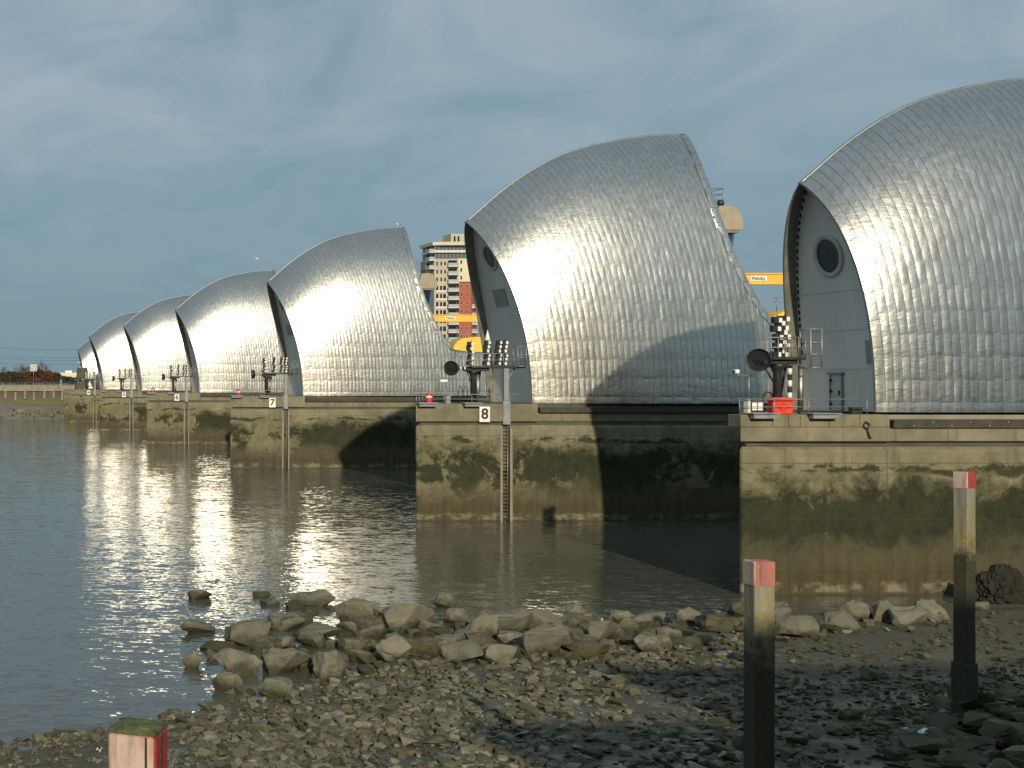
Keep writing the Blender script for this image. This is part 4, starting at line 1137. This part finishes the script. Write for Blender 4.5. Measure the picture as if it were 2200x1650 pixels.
# ------------------------------------------------------------------ birds
def bird(loc, rz, L, label, mats, wings=None, cat='gull', rx=0.0):
    o = thing('bird', label, cat, loc, rz)
    mb = MB()
    sec = [(-0.62,0.02,0.01,0.04),(-0.42,0.06,0.03,0.03),(-0.2,0.15,0.13,0.0),(0.05,0.18,0.17,-0.01),(0.24,0.13,0.14,0.04),(0.33,0.085,0.09,0.12),(0.40,0.085,0.085,0.17),(0.47,0.06,0.06,0.17),(0.50,0.03,0.03,0.165),(0.60,0.008,0.008,0.15)]
    rings = [[(x*L, math.cos(2*math.pi*k/10)*a*L, (z+math.sin(2*math.pi*k/10)*b)*L) for k in range(10)] for x, a, b, z in sec]
    mb.loft(rings, 0, True, True).build('body', mats[0], o)
    for s in (-1, 1):
        mb = MB()
        if wings == 'fly':
            pts = [(0.18,0.10,0.05,0.30),(0.26,0.55,0.26,0.26),(0.10,1.0,0.20,0.16),(-0.12,1.35,0.06,0.04)]
        else:
            pts = [(0.16,0.15,0.05,0.34),(0.0,0.17,0.04,0.40),(-0.30,0.13,0.05,0.34),(-0.62,0.03,0.05,0.08)]
        rg = []
        for x, y, z, c in pts:
            if wings == 'fly': rg.append([(x*L, s*y*L, z*L), ((x-c/2)*L, s*y*L, (z+0.025)*L), ((x-c)*L, s*y*L, z*L), ((x-c/2)*L, s*y*L, (z-0.012)*L)])
            else: rg.append([(x*L, s*(y)*L, (z-0.10)*L), (x*L, s*(y+0.03)*L, z*L), (x*L, s*(y-0.01)*L, (z+0.10)*L), (x*L, s*(y-0.04)*L, z*L)])
        mb.loft(rg, 0, True, True).build('wing', mats[1], o)
        if wings != 'fly': MB().tube([(0.02*L, s*0.06*L, -0.12*L), (0.04*L, s*0.06*L, -0.32*L), (0.10*L, s*0.06*L, -0.33*L)], 0.012*L, 5).build('leg', M['bill'], o)
    return o
r7 = main_piers[7].location
gx = (856-PX0)/F*193 - r7.x
tr = HM.zr(gx+HM.lean)
bird((r7.x+gx, r7.y+6.0, tr+0.42), R(200), 0.75, 'white gull perched on the ridge of pier seven', (M['gull'], M['gull_grey']))
for px, py, d, L, rz, lb in ((553,556,190,0.75,30,'white gull flying left of pier seven hood'),(233,525,300,0.6,60,'tiny distant gull high in the left sky'),(170,779,380,1.0,10,'white gull flying just left of the farthest hood')):
    bird(wpos(px, py, d), R(rz), L, lb, (M['gull'], M['gull']), 'fly')
pp = hit(1303, 1384); bird((pp.x, pp.y+0.45, pp.z+1.02), R(250), 0.42, 'pigeon with grey wings standing on a boulder', (M['gull'], M['dark_metal']), None, 'pigeon')

# ------------------------------------------------------------------ far bank
fw = thing('flood_wall', 'concrete flood wall with ribs along the far bank at left', 'wall', (0, 470, 0))
MB().box(-250, 60, 0.3, 1.0, 3.5, 9.2).build('sheet_piling', M['fwall'], fw)
MB().box(-250, 60, -0.35, 1.2, 9.21, 11.3).build('capping_beam', M['conc_dry'], fw)
rib = MB().box(-0.32, 0.32, -0.3, 0.28, 6.2, 9.2).mesh('rib', M['conc_dry'])
for k in range(26): link('rib', rib, fw, (-35 + k*3.35 + rnd.uniform(-.3, .3), 0, rnd.uniform(-0.5, 0.6)))
mb = MB()
mb.tube([(-250, 0.6, 12.3), (60, 0.6, 12.3)], 0.07, 5); mb.build('handrail', M['galv'], fw)
for k in range(24): MB().tube([(-30+k*3.9, 0.6, 11.3), (-30+k*3.9, 0.6, 12.3)], 0.04, 5).build('stanchion', M['galv'], fw)
# boulders at the foot of the far bank
for k in range(52):
    px = rnd.uniform(-6, 148); py = rnd.uniform(887, 899); d = 452 + (899-py)*0.5
    p = wpos(px, py, d); s = rnd.uniform(1.2, 2.3)
    p.z = 0.2 + (899-py)*0.16
    tag(link('boulder', smesh[(rnd.randrange(14), 0)], None, (p.x, p.y, p.z-0.3), (0, 0, rnd.uniform(0, 6)), (s*1.4, s, s*0.95)), 'pale boulder at the foot of the far bank', 'boulder', 'boulders on the far bank')
def bush(px, py, d, w, hh, mat, label, n=900):
    p = wpos(px, py, d); o = thing('bush', label, 'bush', p, 0, 'bushes on the far bank')
    rr = random.Random(int(px*10)); mb = MB()
    for _ in range(int(n*2.2)):
        a = rr.uniform(0, 6.283); q = rr.random()**0.5; z = rr.random()
        rad = math.sqrt(max(0.02, 1-(z*0.98)**2.2))
        c = Vector((math.cos(a)*q*rad*w/2, math.sin(a)*q*rad*w*0.3, z*hh*(0.8+0.25*noise.noise((a, z*2, px)))))
        s = rr.uniform(0.25, 0.7)
        u = Vector((rr.gauss(0,1), rr.gauss(0,1), rr.gauss(0,1))).normalized()*s; v = Vector((rr.gauss(0,1), rr.gauss(0,1), rr.gauss(0,1))).normalized()*s
        mb.add([c, c+u, c+v], [(0,1,2)])
    mb.build('foliage', mat, o)
    mb = MB()
    for q in range(5): mb.tube([(rr.uniform(-.3,.3)*w, 0, 0), (rr.uniform(-.4,.4)*w, 0, hh*0.7)], 0.08, 4)
    mb.build('stem', M['twig'], o)
for i, (px, w, hh, mt, lb, n) in enumerate(((12,14,4.6,'bush_d','long dark brown hedge at the left edge of far bank',1500),(36,10,4.6,'bush_d','dark brown bush left of the light mast',1100),(58,9,4.8,'bush','rust brown bush beside the light mast, left',1100),(84,8,5.6,'bush','tall rust brown bush right of the light mast',1100),(103,7,5.0,'bush','rust brown bush above the flood wall, right end',900),(122,5,4.2,'bush_g','dark evergreen bush right of rust brown bushes',700),(140,8,2.6,'bush_g','low dark green bush under the far flat roof',700),(152,6,2.2,'bush_g','low dark green bush beside the leftmost pier',500))):
    bush(px, 823, 486 + i % 3, w, hh, M[mt], lb, n)
def bare_tree(px, py, d, hh, label):
    p = wpos(px, py, d); o = thing('bare_tree', label, 'tree', p, 0, 'bare trees on the far bank'); rr = random.Random(int(px))
    mb = MB(); mb.tube([(0,0,0),(0.1,0,hh*0.25),(0,0,hh*0.5)], [0.22,0.18,0.12], 6); mb.build('trunk', M['twig'], o)
    mb = MB()
    def br(a, dr, L, r, lev):
        b = a + dr*L; mb.tube([a, b], [r, r*0.6], 3)
        if lev == 0: return
        for _ in range(4):
            nd = (dr + Vector((rr.gauss(0,.5), rr.gauss(0,.5), rr.gauss(0.1,.35)))).normalized(); br(a + dr*L*rr.uniform(.4,1), nd, L*rr.uniform(.5,.75), r*0.6, lev-1)
    for k in range(7): br(Vector((0,0,hh*rr.uniform(.25,.5))), Vector((rr.gauss(0,.55), rr.gauss(0,.5), rr.uniform(.5,1))).normalized(), hh*0.32, 0.09, 3)
    mb.build('crown', M['twig'], o)
bare_tree(48, 822, 496, 7.5, 'bare winter tree left of the light mast'); bare_tree(88, 822, 496, 8.5, 'bare winter tree right of the light mast'); bare_tree(-3, 822, 496, 7.0, 'bare winter tree cut by left picture edge'); bare_tree(64, 822, 500, 7.0, 'bare winter tree right behind the light mast')
# floodlight mast
p = wpos(72, 824, 480); o = thing('light_mast', 'pale floodlight mast with lamp rack on the far bank', 'light mast', p)
MB().tube([(0,0,0),(0,0,7.4)], [0.16,0.10], 8).build('pole', M['galv'], o)
rk = MB().box(-1.25,1.25,-0.1,0.1,4.35,4.42).box(-1.25,1.25,-0.1,0.1,6.9,6.97).box(-1.2,-1.12,-0.1,0.1,4.42,6.9).box(1.12,1.2,-0.1,0.1,4.42,6.9).build('rack', M['galv'], o)
lm = MB().bbox(-0.2,0.2,-0.2,0.1,-0.2,0.2,0.04).mesh('lamp', M['slab'])
for a in range(5):
    for b in range(5): link('lamp', lm, rk, (-0.92+a*0.46, -0.12, 4.7+b*0.48))
MB().box(-1.4,1.4,-0.25,0.25,7.1,7.25).build('head_platform', M['dark_metal'], o)
p = wpos(77, 829, 472); tag(MB().tube([(0,0,0),(0,0,4.6),(0.6,0,4.75)], 0.09, 6).build('lamp_post', M['galv'], None, p), 'thin grey lamp post just right of the floodlight mast', 'lamp post')
p = wpos(131, 829, 472); tag(MB().bbox(-0.3,0.3,-0.2,0.2,0,2.2,0.04).build('grey_cabinet', M['grey_paint'], None, p), 'narrow grey cabinet standing on the far flood wall', 'cabinet')
# flat building and gate house
p = wpos(143, 824, 520); o = thing('flat_building', 'low flat roofed pale building on the far bank', 'building', p)
MB().box(-4.5,7,0,10,0,1.7).build('wall', M['stone_t'], o); MB().box(-5,7.2,-0.2,10,1.71,2.35).build('window_band', M['glass'], o)
rf = MB().box(-6,7.6,-0.5,10.5,2.36,3.2).box(-3,6,2,9,3.21,4.2).build('roof', M['cream'], o); MB().box(-0.2,2.4,3,6,4.21,5.0).build('roof_plant', M['white'], rf)
p = wpos(174, 838, 446); o = thing('gate_house', 'dark grey tapered concrete block left of the farthest hood', 'building', p)
MB().loft([[(-1.8,0,0),(2.2,0,0),(2.2,4,0),(-1.8,4,0)],[(-0.7,0,7.3),(2.2,0,7.3),(2.2,4,7.3),(-0.7,4,7.3)]]).build('wall', M['conc_dark'], o)
MB().box(-0.85,2.3,-0.1,4.1,7.31,7.5).build('roof', M['grey_paint'], o)
# power cables
for py, py2, w in ((746,745,'topmost'),(764,762,'second highest'),(768,771,'third highest'),(778,777,'lowest')):
    a = wpos(-60, py, 640); b = wpos(330, py2, 640); mb = MB()
    mb.tube([a.lerp(b, k/10) - Vector((0,0,1.2*math.sin(math.pi*k/10))) for k in range(11)], 0.05, 4)
    tag(mb.build('power_cable', M['dark_metal']), 'thin power cable across the left sky, %s of four' % w, 'cable', 'power cables')

# ------------------------------------------------------------------ apartment tower between hoods 7 and 8
TD = 520.0
def tx(zx): return ((880+zx/5.5)-PX0)/F*TD
def tz(zy): return CAMZ - ((480+zy/5.5)-PY0)/F*TD
T0x = tx(290)
tw = thing('apartment_tower', 'buff and red brick apartment tower with balconies between two hoods', 'building', (T0x, TD, 0))
def X(zx): return tx(zx) - T0x
MB().box(0, X(560), 0, 14, 0, tz(415)).build('buff_wall', M['stone_t'], tw)
MB().box(X(560)+0.01, X(760), -0.6, 14, tz(690), tz(415)).build('cream_wall', M['cream'], tw)
MB().loft([[(X(570),-1.0,0),(X(716),-1.0,0),(X(860),5.0,0),(X(860),14,0),(X(570),14,0)],[(X(570),-1.0,tz(700)),(X(716),-1.0,tz(700)),(X(860),5.0,tz(700)),(X(860),14,tz(700)),(X(570),14,tz(700))]]).build('brick_wall', M['brick'], tw)
for a, b, off in ((410,348,0.3),(318,262,0.6)):
    MB().box(X(300), X(700), off, 13, tz(a)+0.02, tz(b)).build('glazed_storey', M['glass_sky'], tw)
    for k in range(9): MB().box(X(305)+k*1.45, X(305)+k*1.45+0.12, off-0.08, off+0.1, tz(a)+0.03, tz(b)-0.02).build('mullion', M['stone_t'], tw)
MB().box(X(285), X(700), -0.8, 13.5, tz(346), tz(318)).build('storey_band', M['slab'], tw)
MB().loft([[(X(270),-0.4,tz(260)),(X(380),-1.4,tz(260)),(X(700),-1.4,tz(260)),(X(700),13.5,tz(260)),(X(270),13.5,tz(260))],[(X(265),-0.5,tz(222)),(X(380),-1.6,tz(222)),(X(705),-1.6,tz(222)),(X(705),13.7,tz(222)),(X(265),13.7,tz(222))]]).build('roof', M['cream'], tw)
ph = MB().box(X(512), X(760), 2, 10, tz(222)+0.01, tz(115)).build('penthouse', M['stone_t'], tw)
for a in (545, 590): MB().box(X(a), X(a)+0.7, 1.9, 2.05, tz(208), tz(145)).build('window', M['glass'], ph)
def win(zx, zy, w, hh, y=0.0):
    f = MB().box(X(zx)-w/2-0.08, X(zx)+w/2+0.08, y-0.06, y+0.05, tz(zy)-hh/2-0.08, tz(zy)+hh/2+0.08).build('window', M['slab'], tw)
    MB().box(X(zx)-w/2, X(zx)+w/2, y-0.09, y-0.061, tz(zy)-hh/2, tz(zy)+hh/2).build('pane', M['glass'], f)
for zy in (475, 570, 662):
    for zx in (325, 373, 418): win(zx, zy, 0.65, 1.5)
    win(602, zy-18, 0.6, 1.4, -0.6)
for r_ in range(7):
    zy = 765 + r_*96
    for zx, w in ((325, 0.9), (371, 0.8), (412, 1.1)): win(zx, zy, w, 1.9)
for zy in (745, 843, 941, 1040, 1140, 1240, 1335):
    for zx in (597, 666): win(zx, zy, 0.6, 1.2, -1.0)
def balcony(x0, x1, zy, y0=-1.7, back=0.0):
    z = tz(zy)
    b = MB().box(X(x0), X(x1), y0, back-0.01, z, z+0.35).build('balcony', M['slab'], tw)
    MB().box(X(x0)+0.05, X(x1)-0.05, y0+0.05, y0+0.12, z+0.36, z+1.5).box(X(x0)+0.05, X(x0)+0.12, y0+0.13, back-0.02, z+0.36, z+1.5).build('balcony_rail', M['bal'], b)
    MB().box(X(x0)+0.5, X(x1)-0.3, back-0.05, back-0.015, z+0.37, z+2.6).build('balcony_door', M['glass'], b)
for k in range(10): balcony(440, 566, 516 + k*97.5)
for zy in (348, 442, 540): balcony(226, 296, zy, -0.5, 4.0)
for k in range(5): balcony(735, 800, 1002 + k*97.5, -0.2, 2.5)
for k in range(4): MB().box(X(310), X(434), -0.35, -0.02, tz(815+k*96), tz(790+k*96)).build('storey_ledge', M['slab'], tw)

# ------------------------------------------------------------------ unseen block added behind the viewpoint to shade the right of the foreshore
bd = thing('unseen_shade_block', 'unseen brick block added behind the viewpoint to shade the foreshore', 'building', (0, 0, 0))
MB().box(17.2, 70, -45, -25, 9.0, 28.5).build('wall', M['brick'], bd)
MB().box(9.2, 17.19, -44, -25.3, 9.0, 25.4).build('shade_wing', M['brick'], bd)  # added lower wing, sized to shade the foot of the slim pile
MB().box(8.8, 16.79, -44.3, -25.0, 25.41, 26.0).build('shade_wing_top', M['conc_dark'], bd)
MB().box(16.8, 70.4, -45.4, -24.6, 28.51, 29.3).build('roof', M['conc_dark'], bd)
